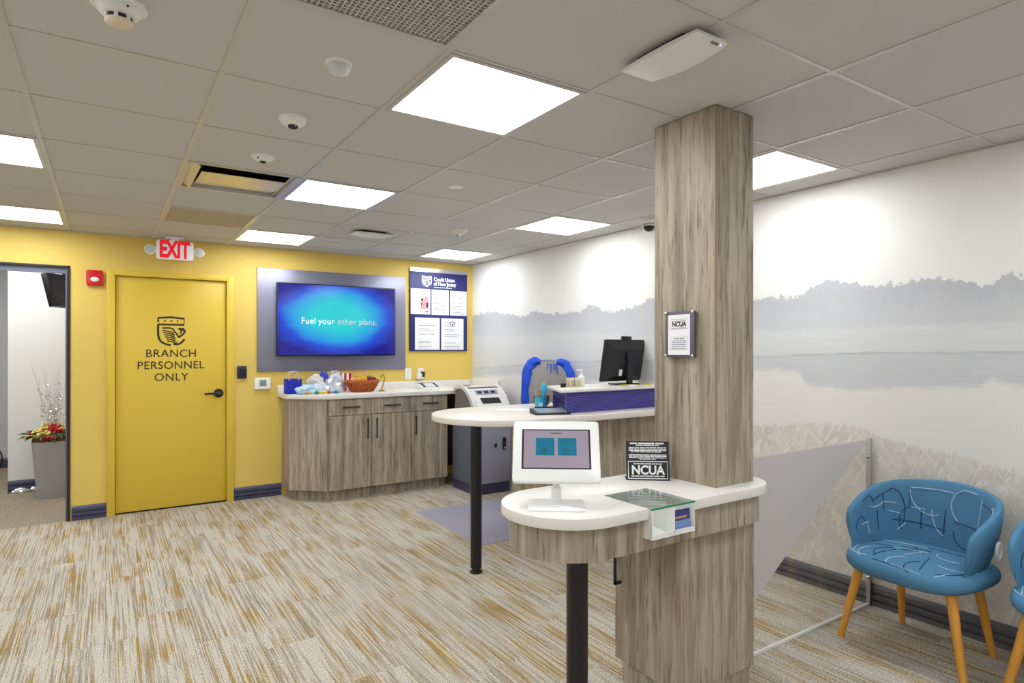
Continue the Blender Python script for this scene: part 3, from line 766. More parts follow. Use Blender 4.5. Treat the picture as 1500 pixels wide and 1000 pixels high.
# ---- things on the cabinet
def crumple(name, label, cat, loc, size, m, seed, group=None, rz=0.0):
    bm = bmesh.new(); bmesh.ops.create_icosphere(bm, subdivisions=3, radius=1)
    off = Vector((seed*3.7, seed*1.3, seed*2.1))
    for v_ in bm.verts:
        p = v_.co.copy(); s_ = 1+.32*noise.noise(p*1.6+off)+.45*abs(noise.noise(p*3.0+off))-.4*abs(noise.noise(p*5+off))
        p *= s_; p = Vector((math.copysign(abs(p.x)**.8, p.x), math.copysign(abs(p.y)**.8, p.y), p.z))
        v_.co = Vector((p.x*size[0], p.y*size[1], max(p.z, -.62)*size[2]))
    zmin = min(v_.co.z for v_ in bm.verts)
    for v_ in bm.verts: v_.co.z -= zmin
    me = bpy.data.meshes.new(name); bm.to_mesh(me); bm.free(); me.materials.append(m)
    o = bpy.data.objects.new(name, me); link(o); o.location = loc; o.rotation_euler = (0, 0, rz)
    return sett(o, label, cat, group)
bag = thing('gift_bag', 'royal blue paper bag with rope handles at left end of worktop', 'bag', (1.505, 6.15, CT))
m_ = MB(); m_.box(-.075, .075, -.045, .045, 0, .004); m_.box(-.075, .075, -.045, -.042, 0, .145); m_.box(-.075, .075, .042, .045, 0, .145); m_.box(-.075, -.072, -.042, .042, 0, .145); m_.box(.072, .075, -.042, .042, 0, .145)
m_.build('bag_body', BLUEBAG, bag)
for yy in (-.043, .043): MB().tube(cr([(-.045, yy, .13), (-.04, yy, .19), (0, yy-.01, .215), (.04, yy, .19), (.045, yy, .13)], 5), .006, 6).build('bag_handle', ROPE, bag, smooth=True)
SWG = 'pouches of giveaways on the cabinet'
crumple('plastic_pouch', 'pale blue plastic pouch slumped in front of the blue bag', 'pouch', (1.605, 6.02, CT), (.10, .05, .055), PALEBLUEBAG, 1, SWG)
crumple('plastic_pouch', 'crumpled cream plastic pouch behind the pale blue ones', 'pouch', (1.735, 6.21, CT), (.10, .06, .10), CREAMBAG, 2, SWG)
crumple('plastic_pouch', 'low whitish-blue plastic pouch in the middle of the pile', 'pouch', (1.715, 6.03, CT), (.075, .045, .06), mat('ice_plastic', lin(206, 222, 234), .3), 3, SWG)
crumple('foil_pouch', 'tall silver foil pouch leaning beside the fruit basket', 'pouch', (1.905, 6.10, CT), (.105, .06, .115), SILVERBAG, 4, SWG, .3)
crumple('foil_pouch', 'blue and white pouch standing behind the silver foil pouch', 'pouch', (1.835, 6.23, CT), (.05, .035, .13), mat('blue_white', lin(44, 66, 178), .35), 5, SWG)
for i, (x, y, m, nm) in enumerate(((1.735, 5.915, mat('candy_yellow', lin(226, 200, 30), .4), 'yellow'), (1.665, 5.905, mat('candy_green', lin(36, 140, 70), .4), 'green'), (1.785, 5.935, mat('candy_red', lin(196, 60, 70), .4), 'red'), (1.855, 5.925, mat('candy_teal', lin(40, 140, 160), .4), 'teal'), (1.585, 5.93, mat('candy_orange', lin(210, 160, 110), .4), 'pale orange'))):
    o = MB().ball((0, 0, .018), .018, 12, 8, 1.4, .9, 1).tube([(-.024, 0, .018), (-.036, .002, .022)], .004, 6, .008).tube([(.024, 0, .018), (.036, -.002, .02)], .004, 6, .008).build('wrapped_candy', m, None, smooth=True)
    o.location = (x, y, CT); o.rotation_euler = (0, 0, i*.9); sett(o, nm+' wrapped candy on the worktop edge by the pouches', 'candy', 'wrapped candies on the cabinet')
# small striped box behind the basket
bx = thing('striped_box', 'red and white striped box standing behind the fruit basket', 'box', (2.06, 6.29, CT))
for i in range(5): B(-.06+.024*i, -.036+.024*i, -.02, .02, 0, .185).build('stripe', (REDP, PAPER)[i % 2], bx)
# basket
bk = thing('wicker_basket', 'orange-brown woven wicker basket heaped with fruit', 'basket', (2.165, 6.06, CT))
m_ = MB().cyl((0, 0), .1, 0, .006, 24)
m_.build('basket_base', BASKET, bk)
rad = lambda z: .10+.068*(z/.105)**.8
def ring(z, r, t): return [((r)*math.cos(2*PI*i/40), (r)*math.sin(2*PI*i/40)*.8, z) for i in range(41)]
for z, t in ((.008, .008), (.105, .010), (.116, .008)): MB().tube(ring(z, rad(min(z, .105)), t), t, 6).build('rim', BASKET, bk, smooth=True)
for s in (-1, 1):
    for i in range(18):
        a0 = 2*PI*i/18; pts = []
        for j in range(7):
            z = .006+.1*j/6; a = a0+s*.5*j/6; r = rad(z)+s*.002; pts.append((r*math.cos(a), r*math.sin(a)*.8, z))
        MB().tube(pts, .006, 5).build('wicker_strand', BASKET, bk, smooth=True)
FR = 'fruit in the wicker basket'
fcols = [('yellow', lin(232, 178, 20)), ('orange', lin(226, 128, 24)), ('plum purple', lin(120, 34, 80)), ('dark red', lin(150, 24, 40)), ('golden', lin(226, 158, 30)), ('peach', lin(226, 176, 132)), ('green', lin(110, 120, 40))]
fl = [(-.085, -.02, .112, 5, 'at the left rim'), (-.045, -.05, .118, 0, 'near the left front rim'), (.0, -.055, .124, 4, 'at the front middle, tallest'), (.055, -.045, .12, 2, 'right of the middle'), (.095, -.01, .115, 3, 'at the right rim'), (-.04, .03, .125, 1, 'at the back left'), (.02, .03, .132, 0, 'at the back middle'), (.07, .04, .125, 6, 'at the back right')]
for i, (x, y, z, ci, wh) in enumerate(fl):
    fm = MATS.get('fruit_'+fcols[ci][0]) or mat('fruit_'+fcols[ci][0], fcols[ci][1], .4)
    t_ = thing('fruit', fcols[ci][0]+' fruit '+wh+' of the wicker basket', 'fruit', (2.165+x*1.2, 6.06+y*1.15, CT+z-.022), group=FR)
    MB().lathe([(.003, .002), (.018, 0), (.028, .012), (.0305, .028), (.026, .045), (.012, .054), (.004, .050)], 14).build('flesh', fm, t_, smooth=True)
    MB().tube([(0, 0, .049), (.003, 0, .058), (.006, .002, .064)], .0018, 5).build('stem', BROWN, t_)
m_ = MB().lathe([(.085, 0), (.112, .02), (.132, .05), (.14, .08), (.08, .108), (.01, .112)], 20, 1, .8)
fo = m_.build('paper_filler', mat('basket_filler', lin(188, 110, 40), .8, bump=.5, bscale=90), bk, smooth=True); fo.location = (0, 0, .007)
gs = MB().tube(cr([(.0, 0, .012), (.012, 0, .06), (.03, 0, .12), (.02, 0, .165), (-.005, 0, .16), (-.01, 0, .135)], 6), .007, 8).cyl((0, 0), .03, 0, .012).build('ribbon_hook', GOLDR, None, smooth=True)
gs.location = (2.365, 6.04, CT); sett(gs, 'curled gold ornament standing right of the fruit basket', 'ornament')
# calculator
ca = thing('desk_calculator', 'white desk calculator with dark sloping display near the wall outlets', 'calculator', (2.915, 6.10, CT), .05)
MB().prism_x([(-.10, 0), (.09, 0), (.09, .06), (.03, .06), (-.10, .018)], -.105, .105).build('calculator_body', WHITEP, ca, bevel=.004)
sl = math.atan2(.042, .13)
MB().at((0, .055, .0603)).box(-.095, .095, -.028, .026, 0, .003).build('display_hood', MATS['reader_navy'], ca)
MB().at((0, -.035, .0395), (sl, 0, 0)).box(-.092, .092, -.058, .062, .0, .003).build('keypad', mat('keypad_grey', lin(150, 150, 156), .5), ca)
for i in range(7):
    for j in range(4):
        MB().at((0, -.035, .0395), (sl, 0, 0)).box(-.084+i*.0245, -.066+i*.0245, -.052+j*.028, -.034+j*.028, .003, .007).build('key', (PAPER, SOFTBLACK)[(i in (0, 6))*1], ca)
# sheets lying
o = B(-.09, .09, -.05, .05, 0, .0015).build('loose_paper', PAPER); o.location = (2.60, 6.12, CT); o.rotation_euler = (0, 0, .2); sett(o, 'loose white paper between basket and calculator', 'paper')

# ================================================================ CASH MACHINE
mc = thing('cash_machine', 'grey cash machine cabinet with sloping console beside the wood cabinet', 'machine', (3.03, 5.27, 0))
MW, MD = .42, .48
B(.012, MW-.012, .012, MD, 0, .10).build('plinth', MACHDARK, mc)
B(0, MW, .02, MD, .10, .82).build('machine_body', MACHGREY, mc, bevel=.004)
B(.006, MW-.006, 0, .02, .105, .80).build('machine_door', MACHLIGHT, mc, bevel=.006)
B(.22, .252, -.006, 0, .46, .50).build('lock_plate', SOFTBLACK, mc, bevel=.003)
hn = MB().at((.335, -.008, .49), (PI/2, 0, 0)).prism(rrect(-.017, .017, -.065, .065, .0168), -.008, .006).build('door_latch', BLACK, mc)
MB().at((.335, -.0142, .452), (PI/2, 0, 0)).lathe([(.013, 0), (.013, .006), (.009, .009)], 14).build('latch_knob', CHROME, hn, smooth=True)
prof = [(.02, .82), (.07, .90), (.16, 1.0), (.23, 1.045), (.32, 1.055), (.45, 1.03), (.47, .82)]
MB().prism_x(prof, .02, MW-.02).build('console_core', MACHBROWN, mc)
def rim(x0, x1):
    pr = [(.0, .82)]+[tuple(p) for p in cr([(.03, .885), (.10, .975), (.18, 1.035), (.25, 1.066), (.34, 1.072), (.46, 1.045)], 4)]
    inn = [tuple(p) for p in cr([(.44, 1.018), (.33, 1.042), (.26, 1.034), (.20, 1.005), (.13, .945), (.075, .87)], 4)]+[(.05, .82)]
    MB().prism_x(pr+inn, x0, x1).build('console_rim', MACHWHITE, mc, smooth=True)
rim(-.004, .03); rim(MW-.03, MW+.004)
sl = math.atan2(.145, .16)
fc = MB().at((MW/2, .115, .966), (sl, 0, 0)).box(-MW/2+.03, MW/2-.03, -.155, .105, 0, .014).build('console_face', MACHWHITE, mc)
MB().at((MW/2, .115, .966), (sl, 0, 0)).box(-.13, .13, .015, .075, .014, .018).build('control_strip', MACHLIGHT, mc)
for q in (-.11, -.03, .05): MB().at((MW/2, .115, .966), (sl, 0, 0)).box(q, q+.05, .03, .06, .018, .022).build('display', SCREENB, mc)
MB().at((MW/2, .115, .966), (sl, 0, 0)).box(-.11, .11, -.11, -.035, .014, .018).build('note_slot', BLACK, mc)
B(.03, MW-.03, .22, .44, 1.052, 1.062).build('top_lid', MACHWHITE, mc, bevel=.003)
o = B(-.03, .03, -.03, .03, 0, .012).build('card_stack', TAUPE); o.location = (3.115, 5.60, 1.062+.0005); sett(o, 'thin taupe stack of cards on the cash machine lid', 'cards')
o = B(-.03, .03, -.025, .025, 0, .085).build('small_carton', TAN, bevel=.003); o.location = (3.075, 5.785, 0.0); 
sett(o, 'small tan carton tucked behind the cash machine', 'carton'); o.location.z = 0
bpy.data.objects.remove(o)

# ---- floor mat
o = MB().prism(rrect(2.30, 3.50, 3.93, 5.06, .02), 0, .004).build('floor_mat', MATBLUE, None); sett(o, 'grey-violet floor mat behind the teller desk', 'mat')

# ================================================================ TELLER DESK
DT, DB_ = 1.0, .96
dk = thing('teller_desk', 'teller desk with rounded pale worktop on wood body and black leg', 'desk', (2.65, 3.35, 0))
O = (-2.65, -3.35)
P = []
for i in range(25):
    a = PI/2+PI*i/24; P.append((2.32+.465*math.cos(a)*1.04, 3.68+.475*math.sin(a)))
P += [(XM-.002, 3.205), (XM-.002, 4.155)]
MB().prism([offs(p, O) for p in P], DB_, DT).build('worktop', QUARTZ2, dk, bevel=.004)
MB().prism([offs(p, O) for p in ((2.65, 3.35), (XM-.002, 3.35), (XM-.002, 4.04), (2.65, 4.04))], 0, DB_).build('desk_body', WOOD, dk)
lg = MB().lathe([(.04, 0), (.04, .012), (.03, .018), (.03, .03), (.037, .034), (.037, DB_)], 24).build('leg', BLACKLEG, dk, smooth=True); lg.location = (2.004-2.65, 3.475-3.35, 0)
# raised ledge, hexagon mosaic on the front
q = [(2.66, 3.375), (XM-.002, 3.375), (XM-.002, 3.77), (2.85, 3.77)]
MB().prism([offs(p, O) for p in q], DT, 1.148).build('ledge_core', GROUT, dk)
q2 = [(2.595, 3.345), (XM-.002, 3.345), (XM-.002, 3.80), (2.82, 3.80)]
MB().prism([offs(p, O) for p in q2], 1.148, 1.168).build('ledge_top', QUARTZ, dk, bevel=.003)
hx = MB(); R_ = .0062; px, pz = .0158, .0137
def hexes(p0, p1, nrm):
    p0, p1 = Vector(p0), Vector(p1); L = (p1-p0).length; t = (p1-p0).normalized(); nn = Vector(nrm).normalized()
    rows = int((.148-.004)/pz)
    for r in range(rows):
        z = 1.0+.011+r*pz; n_ = int((L-.004)/px)
        for i in range(n_):
            s_ = .009+i*px+(px/2 if r % 2 else 0)
            if s_ > L-.008: continue
            c_ = Vector((p0.x, p0.y, 0))+t*s_
            vs = [(c_+t*R_*math.sin(k*PI/3)+nn*d_+Vector((0, 0, z+R_*math.cos(k*PI/3)))) for d_ in (0, .0025) for k in range(6)]
            hx.add([tuple(v_) for v_ in vs], [(6, 7, 8, 9, 10, 11)]+[(k, (k+1) % 6, 6+(k+1) % 6, 6+k) for k in range(6)])
a_, b_ = offs(q[0], O), offs(q[1], O); hexes((a_[0], a_[1], 0), (b_[0], b_[1], 0), (0, -1, 0))
a2 = offs(q[3], O); dv = Vector((a_[0]-a2[0], a_[1]-a2[1], 0)); hexes((a2[0], a2[1], 0), (a_[0], a_[1], 0), (dv.y, -dv.x, 0))
o = hx.build('hexagon_mosaic', HEX, dk); o['kind'] = 'stuff'

# ---- things on the desk
DKX = 'cup'
cup = thing('pen_cup', 'teal cup with pale print holding desk tools', 'cup', (2.655, 3.66, DT))
MB().lathe([(.036, 0), (.046, .098), (.043, .098), (.034, .004)], 20).build('cup_body', TEAL, cup, smooth=True)
MB().at((-.024, -.0352, .03), (0, 0, -.6)).box(-.014, .014, -.0035, .0, 0, .03).build('cup_print', PALEBLUEBAG, cup)
fi = MB().tube([(.012, 0, .005), (.018, 0, .1), (.024, 0, .15)], .008, 8).ball((.028, 0, .155), .036, 12, 8, .8, .35, 1.3).build('letter_opener', AQUA, None, smooth=True); fi.location = (2.655, 3.66, DT); sett(fi, 'aqua paddle-shaped tool standing in the teal cup', 'desk tool')
fi = MB().tube([(-.012, .0, .006), (-.018, 0, .08), (-.022, 0, .115)], .01, 8).box(-.045, -.005, -.008, .008, .105, .15).build('brush', TAUPE, None); fi.location = (2.655, 3.66, DT); sett(fi, 'taupe brush standing in the teal cup', 'desk tool')
dc = MB().lathe([(.035, 0), (.06, .025), (.068, .085), (.062, .087), (.03, .012)], 20).build('bowl', mat('dark_brown_bowl', lin(72, 44, 24), .4), None, smooth=True); dc.location = (2.84, 3.90, DT); sett(dc, 'dark brown bowl beside the tiled ledge', 'bowl')
sp = thing('signature_pad', 'black signature pad with pale screen lying on the desk', 'signature pad', (2.575, 3.445, DT), -.38)
MB().prism_x([(-.10, 0), (.075, 0), (.075, .035), (-.10, .012)], -.125, .125).build('pad_body', SOFTBLACK, sp, bevel=.003)
MB().at((0, -.0125, .0238), (math.atan2(.023, .175), 0, 0)).box(-.105, .105, -.065, .07, 0, .0015).build('pad_screen', mat('pad_screen', lin(150, 158, 178), .2), sp)
MB().tube([(-.09, .068, .039), (.07, .066, .039)], .004, 8).build('stylus', BLACK, sp)
o = B(-.12, .12, -.07, .07, 0, .003).build('paper_sheets', PAPER); o.location = (2.50, 3.80, DT); o.rotation_euler = (0, 0, -.4); sett(o, 'white paper sheets lying on the rounded desk end', 'paper')
# on the ledge
LT = 1.168
jr = MB().lathe([(.026, 0), (.03, .006), (.03, .055), (.024, .062), (.024, .07)], 16)
for i, (x, y) in enumerate(((2.86, 3.58), (2.93, 3.60))):
    t_ = thing('candle_jar', ('cream ribbed jar on the ledge, left of two', 'cream ribbed jar on the ledge beside the pump bottle')[i], 'jar', (x, y, LT), group='cream jars on the ledge')
    MB().lathe([(.027, 0), (.03, .006), (.03, .05), (.026, .056)], 16).build('jar_body', CREAM, t_, smooth=True)
    for j in range(8): MB().at((0, 0, 0), (0, 0, j*PI/4)).box(.029, .0325, -.004, .004, .006, .05).build('jar_rib', TAUPE, t_)
    MB().cyl((0, 0), .027, .056, .066, 16).build('jar_lid', CREAM, t_)
o = B(-.015, .015, -.015, .015, 0, .03).build('ink_pad', BLACK, bevel=.003); o.location = (2.785, 3.56, LT); sett(o, 'little black cube left of the cream jars', 'desk item')
pb = thing('pump_bottle', 'white pump bottle standing on the ledge', 'bottle', (3.005, 3.62, LT))
MB().lathe([(.024, 0), (.026, .006), (.026, .07), (.012, .085), (.012, .095)], 18).build('bottle_body', WHITEP, pb, smooth=True)
MB().cyl((0, 0), .006, .095, .118, 10).box(-.045, .01, -.007, .007, .116, .126).build('pump_head', WHITEP, pb)
# monitor seen from behind
mo = thing('computer_monitor', 'black computer monitor seen from behind on the ledge', 'monitor', (3.43, 3.60, LT), math.radians(5))
# local -y is the rear, towards the viewer
rear = MB()
MB().prism(rrect(-.10, .10, -.08, .09, .02), 0, .010).build('stand_base', BLACK, mo, bevel=.003)
B(-.026, .026, -.065, -.04, .010, .255).build('stand_column', SOFTBLACK, mo, bevel=.004)
tl = .17
m_ = MB().at((0, 0, .19), (tl, 0, 0)); m_.box(-.245, .245, -.004, .016, -.165, .165); m_.build('monitor_panel', BLACK, mo, bevel=.003)
m_ = MB().at((0, 0, .19), (tl, 0, 0)); m_.add([(-.235, -.004, -.155), (.235, -.004, -.155), (.235, -.004, .155), (-.235, -.004, .155), (-.15, -.036, -.12), (.15, -.036, -.12), (.15, -.036, .10), (-.15, -.036, .10)], [(0, 1, 5, 4), (1, 2, 6, 5), (2, 3, 7, 6), (3, 0, 4, 7), (4, 5, 6, 7), (3, 2, 1, 0)]); m_.build('rear_shell', SOFTBLACK, mo)
MB().at((0, 0, .19), (tl, 0, 0)).box(-.13, .18, -.0215, -.015, .108, .122).build('vent_slot', BLACK, mo)
MB().at((0, 0, .19), (tl, 0, 0)).box(-.235, .235, .0161, .017, -.155, .155).build('screen', SCREENB, mo)
MB().at((0, 0, .19), (tl, 0, 0)).box(-.085, -.05, -.0368, -.036, -.115, -.065).build('rating_label', PAPER, mo)
MB().at((0, 0, .19), (tl, 0, 0)).box(-.05, -.02, -.0368, -.036, -.03, .0).build('port_cover', GREYW if False else MATS['lens_grey'] if False else mat('port_grey', lin(60, 58, 66), .5), mo)
wc = MB().at((-.0, .0, .19), (tl, 0, 0)).prism(rrect(-.045, .045, -.012, .03, .01), .166, .192).build('webcam', BLACK, None, bevel=.004)
wc.location = (3.43, 3.60, LT); wc.rotation_euler = (0, 0, math.radians(5)); sett(wc, 'small black webcam clipped on top of the monitor', 'webcam')
for i, (x, y, m) in enumerate(((3.31, 3.47, YNOTE), (3.385, 3.455, YNOTE), (3.52, 3.44, YNOTE), (3.35, 3.43, PAPER))):
    o = B(-.028, .028, -.028, .028, 0, .008).build('note_pad', m); o.location = (x, y, LT); o.rotation_euler = (0, 0, .3*i)
    sett(o, ('yellow note pad below the left of the monitor', 'yellow note pad beside the monitor foot', 'yellow note pad nearest the pillar', 'white note pad between yellow ones under the monitor')[i], 'note pad', 'note pads on the ledge')

# ---- teller chair with a jacket on it
oc = thing('office_chair', 'grey backed swivel stool behind the teller desk', 'chair', (3.29, 4.40, .004), math.radians(-33))
m_ = MB(); W2, H0, H1 = .19, .98, 1.335
pts = rrect(-.19, .19, H0-.15, H1, [.13, .13, .06, .06], 8)
n_ = len(pts); vs = []
for d_ in (-.018, .018):
    for (x, z) in pts: vs.append((x, .20+d_-.05*(1-(x/.19)**2)*-1-.0, z))
m_.add(vs, [tuple(range(n_))[::-1], tuple(range(n_, 2*n_))]+[(i, (i+1) % n_, n_+(i+1) % n_, n_+i) for i in range(n_)])
m_.build('backrest', MESHGREY, oc, bevel=.008)
MB().prism(rrect(-.24, .24, -.26, .18, .1), .70, .77).build('seat', SOFTBLACK, oc, bevel=.02)
MB().tube([(0, .12, .70), (0, .27, .74), (0, .285, .95), (0, .27, 1.05)], .02, 10).build('back_support', BLACK, oc, smooth=True)
MB().cyl((0, 0), .03, .1, .70).build('gas_column', BLACK, oc)
for i in range(5):
    a = 2*PI*i/5+.3; lg = MB().tube([(0, 0, .12), (.27*math.cos(a), .27*math.sin(a), .07)], .022, 8, .014).build('base_arm', BLACK, oc, smooth=True)
    MB().at((.27*math.cos(a), .27*math.sin(a), .03), (PI/2, 0, a)).lathe([(.03, -.02), (.03, .02)], 14).build('caster', BLACK, lg)
MB().tube([(.19*math.cos(2*PI*i/32), .19*math.sin(2*PI*i/32), .30) for i in range(33)], .012, 8).build('foot_ring', CHROME, oc, smooth=True)
# jacket: folded over both shoulders of the backrest, sleeves hanging
jk = thing('jacket', 'bright blue jacket hung over the back of the grey stool', 'jacket', (3.29, 4.40, .004), math.radians(-33))
def drape(path, w0, w1, th, name):
    b_ = MB(); vs = []; fs = []; P_ = [Vector(p) for p in cr(path, 5)]; n_ = len(P_); K = 10
    for i, p in enumerate(P_):
        t = (P_[min(i+1, n_-1)]-P_[max(i-1, 0)]).normalized(); sd = Vector((0, 1, 0)); up = t.cross(sd).normalized()
        f_ = i/(n_-1); hw = (w0+(w1-w0)*f_)*(.45+.55*min(1, f_/.22))*(.6+.4*min(1, (1-f_)/.15)); 
        for k in range(K):
            a = 2*PI*k/K; wob = 1+.3*noise.noise(Vector((i*.4, k*.7, len(name))))
            vs.append(p+sd*math.cos(a)*th*.8*wob+up*math.sin(a)*hw*wob)
    for i in range(n_-1):
        for k in range(K): fs.append((i*K+k, i*K+(k+1) % K, (i+1)*K+(k+1) % K, (i+1)*K+k))
    fs += [tuple(range(K))[::-1], tuple(range((n_-1)*K, n_*K))]
    return b_.add([tuple(v_) for v_ in vs], fs).build(name, JACKET, jk, smooth=True)
drape([(-.07, .235, 1.325), (-.13, .232, 1.32), (-.185, .22, 1.25), (-.205, .21, 1.12), (-.21, .21, .95), (-.21, .21, .80)], .058, .036, .055, 'shoulder')
drape([(.08, .235, 1.325), (.14, .232, 1.305), (.19, .22, 1.235), (.215, .21, 1.15), (.225, .21, 1.02), (.225, .21, .85)], .058, .024, .055, 'shoulder')
MB().prism(rrect(-.19, .19, .265, .285, .008), .80, 1.30).build('back_panel', JACKET, jk, bevel=.005)
MB().tube(cr([(-.07, .235, 1.335), (0, .225, 1.34), (.08, .235, 1.33)], 5), .012, 8).build('collar', mat('jacket_lining', lin(140, 150, 165), .7), jk, smooth=True)
for k, (dx, L) in enumerate(((-.03, .05), (-.005, .09), (.02, .06), (.04, .1))): MB().tube([(dx+.03, .185, 1.31), (dx*1.3+.03, .178, 1.31-L*.6), (dx*1.5+.03, .178, 1.31-L)], .006, 6, .003).build('drawstring', JACKET, jk, smooth=True)

# ================================================================ CHECK-IN KIOSK at the pillar
KT, KB, AB = .885, .847, .728
ks = thing('checkin_counter', 'white-topped wood check-in counter wrapped around the pillar', 'counter', (1.86, 1.64, 0))
O = (-1.86, -1.64)
def outline(inset, notch):
    x1, y0, y1 = 2.40-inset, 1.556+inset, 2.045-inset; r = (y1-y0)/2; cx = 1.183+.2445; cy = (y0+y1)/2
    P = [(cx+r*math.cos(PI/2+PI*i/28), cy+r*math.sin(PI/2+PI*i/28)) for i in range(29)]
    if notch: P += [(1.603, y0), (1.603, 1.795), (1.83, 1.795), (1.83, y0)]
    rr = .17-inset
    P += [(x1-rr+rr*math.sin(PI/2*i/10), y0+rr-rr*math.cos(PI/2*i/10)) for i in range(11)]
    P += [(x1-rr+rr*math.cos(PI/2*i/10), y1-rr+rr*math.sin(PI/2*i/10)) for i in range(11)]
    return [offs(p, O) for p in P]
MB().prism(outline(0, True), KB, KT).build('worktop', QUARTZ, ks, bevel=.0025)
MB().prism(outline(.03, False), AB, .772).prism(outline(.03, True), .772, KB).build('apron', WOOD, ks, smooth=True)
lg = MB().cyl((0, 0), .040, .012, AB, 28).lathe([(.05, 0), (.05, .008), (.04, .012)], 28).build('leg', BLACKLEG, ks, smooth=True); lg.location = (1.45-1.86, 1.77-1.64, 0)
B(.018, .455, 0, .37, .10, AB).build('cabinet_body', WOOD, ks)
B(.03, .44, .01, .355, 0, .10).build('toe_kick', WOOD, ks)
dr = B(0, .018, .004, .368, .104, AB-.006).build('cabinet_door', WOOD, ks)
B(.0, .018, .001, .004, .104, AB-.006).build('edge_band', WOOD_EDGE, ks)
hb = MB(); hb.box(-.034, -.026, .332, .344, .435, .60); hb.box(-.034, 0, .332, .344, .435, .447); hb.box(-.034, 0, .332, .344, .588, .60); hb.build('handle', SOFTBLACK, dr)
# brochure box let into the front
x0, x1, y0, y1 = 1.605-1.86, 1.828-1.86, 1.545-1.64, 1.79-1.64
bb = MB(); bb.box(x0, x1, y0, y1, .774, .778); bb.box(x0, x0+.004, y0, y1, .778, .879); bb.box(x1-.004, x1, y0, y1, .778, .879); bb.box(x0+.004, x1-.004, y1-.004, y1, .778, .879)
bb.box(x0+.004, x1-.004, y0, y0+.004, .778, .792)
bx_ = bb.build('brochure_box', WHITEP, ks)
B(-.142, -.138, y0, y1-.004, .778, .878).build('divider', WHITEP, bx_)
B(x0-.002, x1+.002, y0+.002, y1+.004, .879, .8855).build('glass_lid', GLASS, ks)
B(x0-.002, x1+.002, y0, y0+.002, .879, .8855).build('glass_edge', GEDGE, ks)
for i in range(3):
    o = B(-.045, .045, -.07, .07, 0, .002).build('brochure', PAPER); o.location = (1.664, 1.655+.008*i, .7785+.0022*i); o.rotation_euler = (0, 0, .05*i)
    sett(o, 'white folded brochure lying in the left half of the counter box', 'brochure', 'white brochures in the counter box')
F_ = Flat(.0003); 
ob = thing('brochure', 'navy and blue brochure standing in the right half of the counter box', 'brochure', (1.7725, 1.556, .7785))
MB().at((0, 0, 0), (-.12, 0, 0)).box(-.0485, .0485, 0, .004, .0, .040).build('cover_band', BLUEP, ob)
MB().at((0, 0, 0), (-.12, 0, 0)).box(-.0485, .0485, .0, .004, .040, .078).build('cover', NAVYP, ob)
MB().at((0, 0, 0), (-.12, 0, 0)).box(-.035, .03, -.0006, 0, .048, .054).build('cover_print', TAN, ob)

# ---- tablet on its stand
tb = thing('tablet_stand', 'white tablet kiosk stand with mauve screen on the check-in counter', 'tablet', (1.352, 1.768, KT), math.radians(-36.5))
MB().prism(rrect(-.10, .10, -.085, .085, .016), 0, .006).build('base_plate', WHITEM, tb, bevel=.002)
MB().cyl((0, .055), .019, .006, .058, 24).build('collar', WHITEM, tb, smooth=True)
MB().cyl((0, .055), .013, .058, .185, 24).build('pole', WHITEM, tb, smooth=True)
ta = math.radians(-31); TC = (0, .035, .188)
en = MB().at(TC, (PI/2+ta, 0, 0)); en.prism(rrect(-.158, .158, -.118, .118, .014), -.012, .012); en = en.build('enclosure', WHITEM, tb, bevel=.005)
MB().at(TC, (PI/2+ta, 0, 0)).prism(rrect(-.125, .125, -.070, .084, .002), .0105, .0124).build('screen_bezel', BLACK, tb)
sc_ = MB().at(TC, (PI/2+ta, 0, 0)).box(-.118, .118, -.065, .079, .0124, .013).build('screen', MAUVE, tb)
for q in (-.074, .006): MB().at(TC, (PI/2+ta, 0, 0)).box(q, q+.068, -.018, .050, .013, .0134).build('screen_button', TEALKEY, sc_)
b_ = MB().at(TC, (PI/2+ta, 0, 0))
for q in (-.070, .012): b_.box(q, q+.055, .034, .039, .0134, .0138); b_.box(q+.014, q+.036, -.008, .012, .0134, .0138)
b_.box(-.02, .02, .066, .070, .013, .0134); b_.build('screen_print', TEALINK, sc_)['kind'] = 'stuff'

# ---- counter sign
sg = thing('insurance_sign', 'black tabletop sign with white insurance wording on the check-in counter', 'sign', (1.943, 1.894, KT), math.radians(-37.6))
le = math.radians(-9)
MB().at((0, 0, 0), (le, 0, 0)).box(-.0915, .0915, -.002, .002, 0, .166).build('sign_plate', SOFTBLACK, sg)
B(-.0915, .0915, .0, .07, 0, .004).build('sign_foot', SOFTBLACK, sg)
R_ = Matrix.Rotation(le, 4, 'X'); upv = R_ @ Vector((0, 0, 1)); P0 = lambda z: (R_ @ Vector((0, -.0022, z)))
F = Flat(.0004); WHP = PAPER
fine_print(F, -.075, .07, .157, .006, 3, 1); fine_print(F, -.05, .05, .149, .004, 5, 2)
for i, z in enumerate((.139, .133, .127, .121)): fine_print(F, -.08+.01*(i == 3), .08-.02*(i == 3), z, .0035, 8, 10+i)
for i, z in enumerate((.108, .102, .096, .090)): fine_print(F, -.08+.045*(i == 3), .08-.045*(i == 3), z, .0035, 8, 20+i)
F.ribbon([(-.083, .008), (-.083, .080), (.083, .080), (.083, .008), (-.083, .008)], .0035); fine_print(F, -.06, .06, .070, .004, 6, 31); fine_print(F, -.07, .07, .018, .004, 6, 32)
F.build('small_print', PAPER, sg, P0(0), (1, 0, 0), upv)['kind'] = 'stuff'
letter('lettering', 'NCUA', .052, PAPER, sg, P0(.042), (1, 0, 0), upv, bold=.0016, sx=.94)

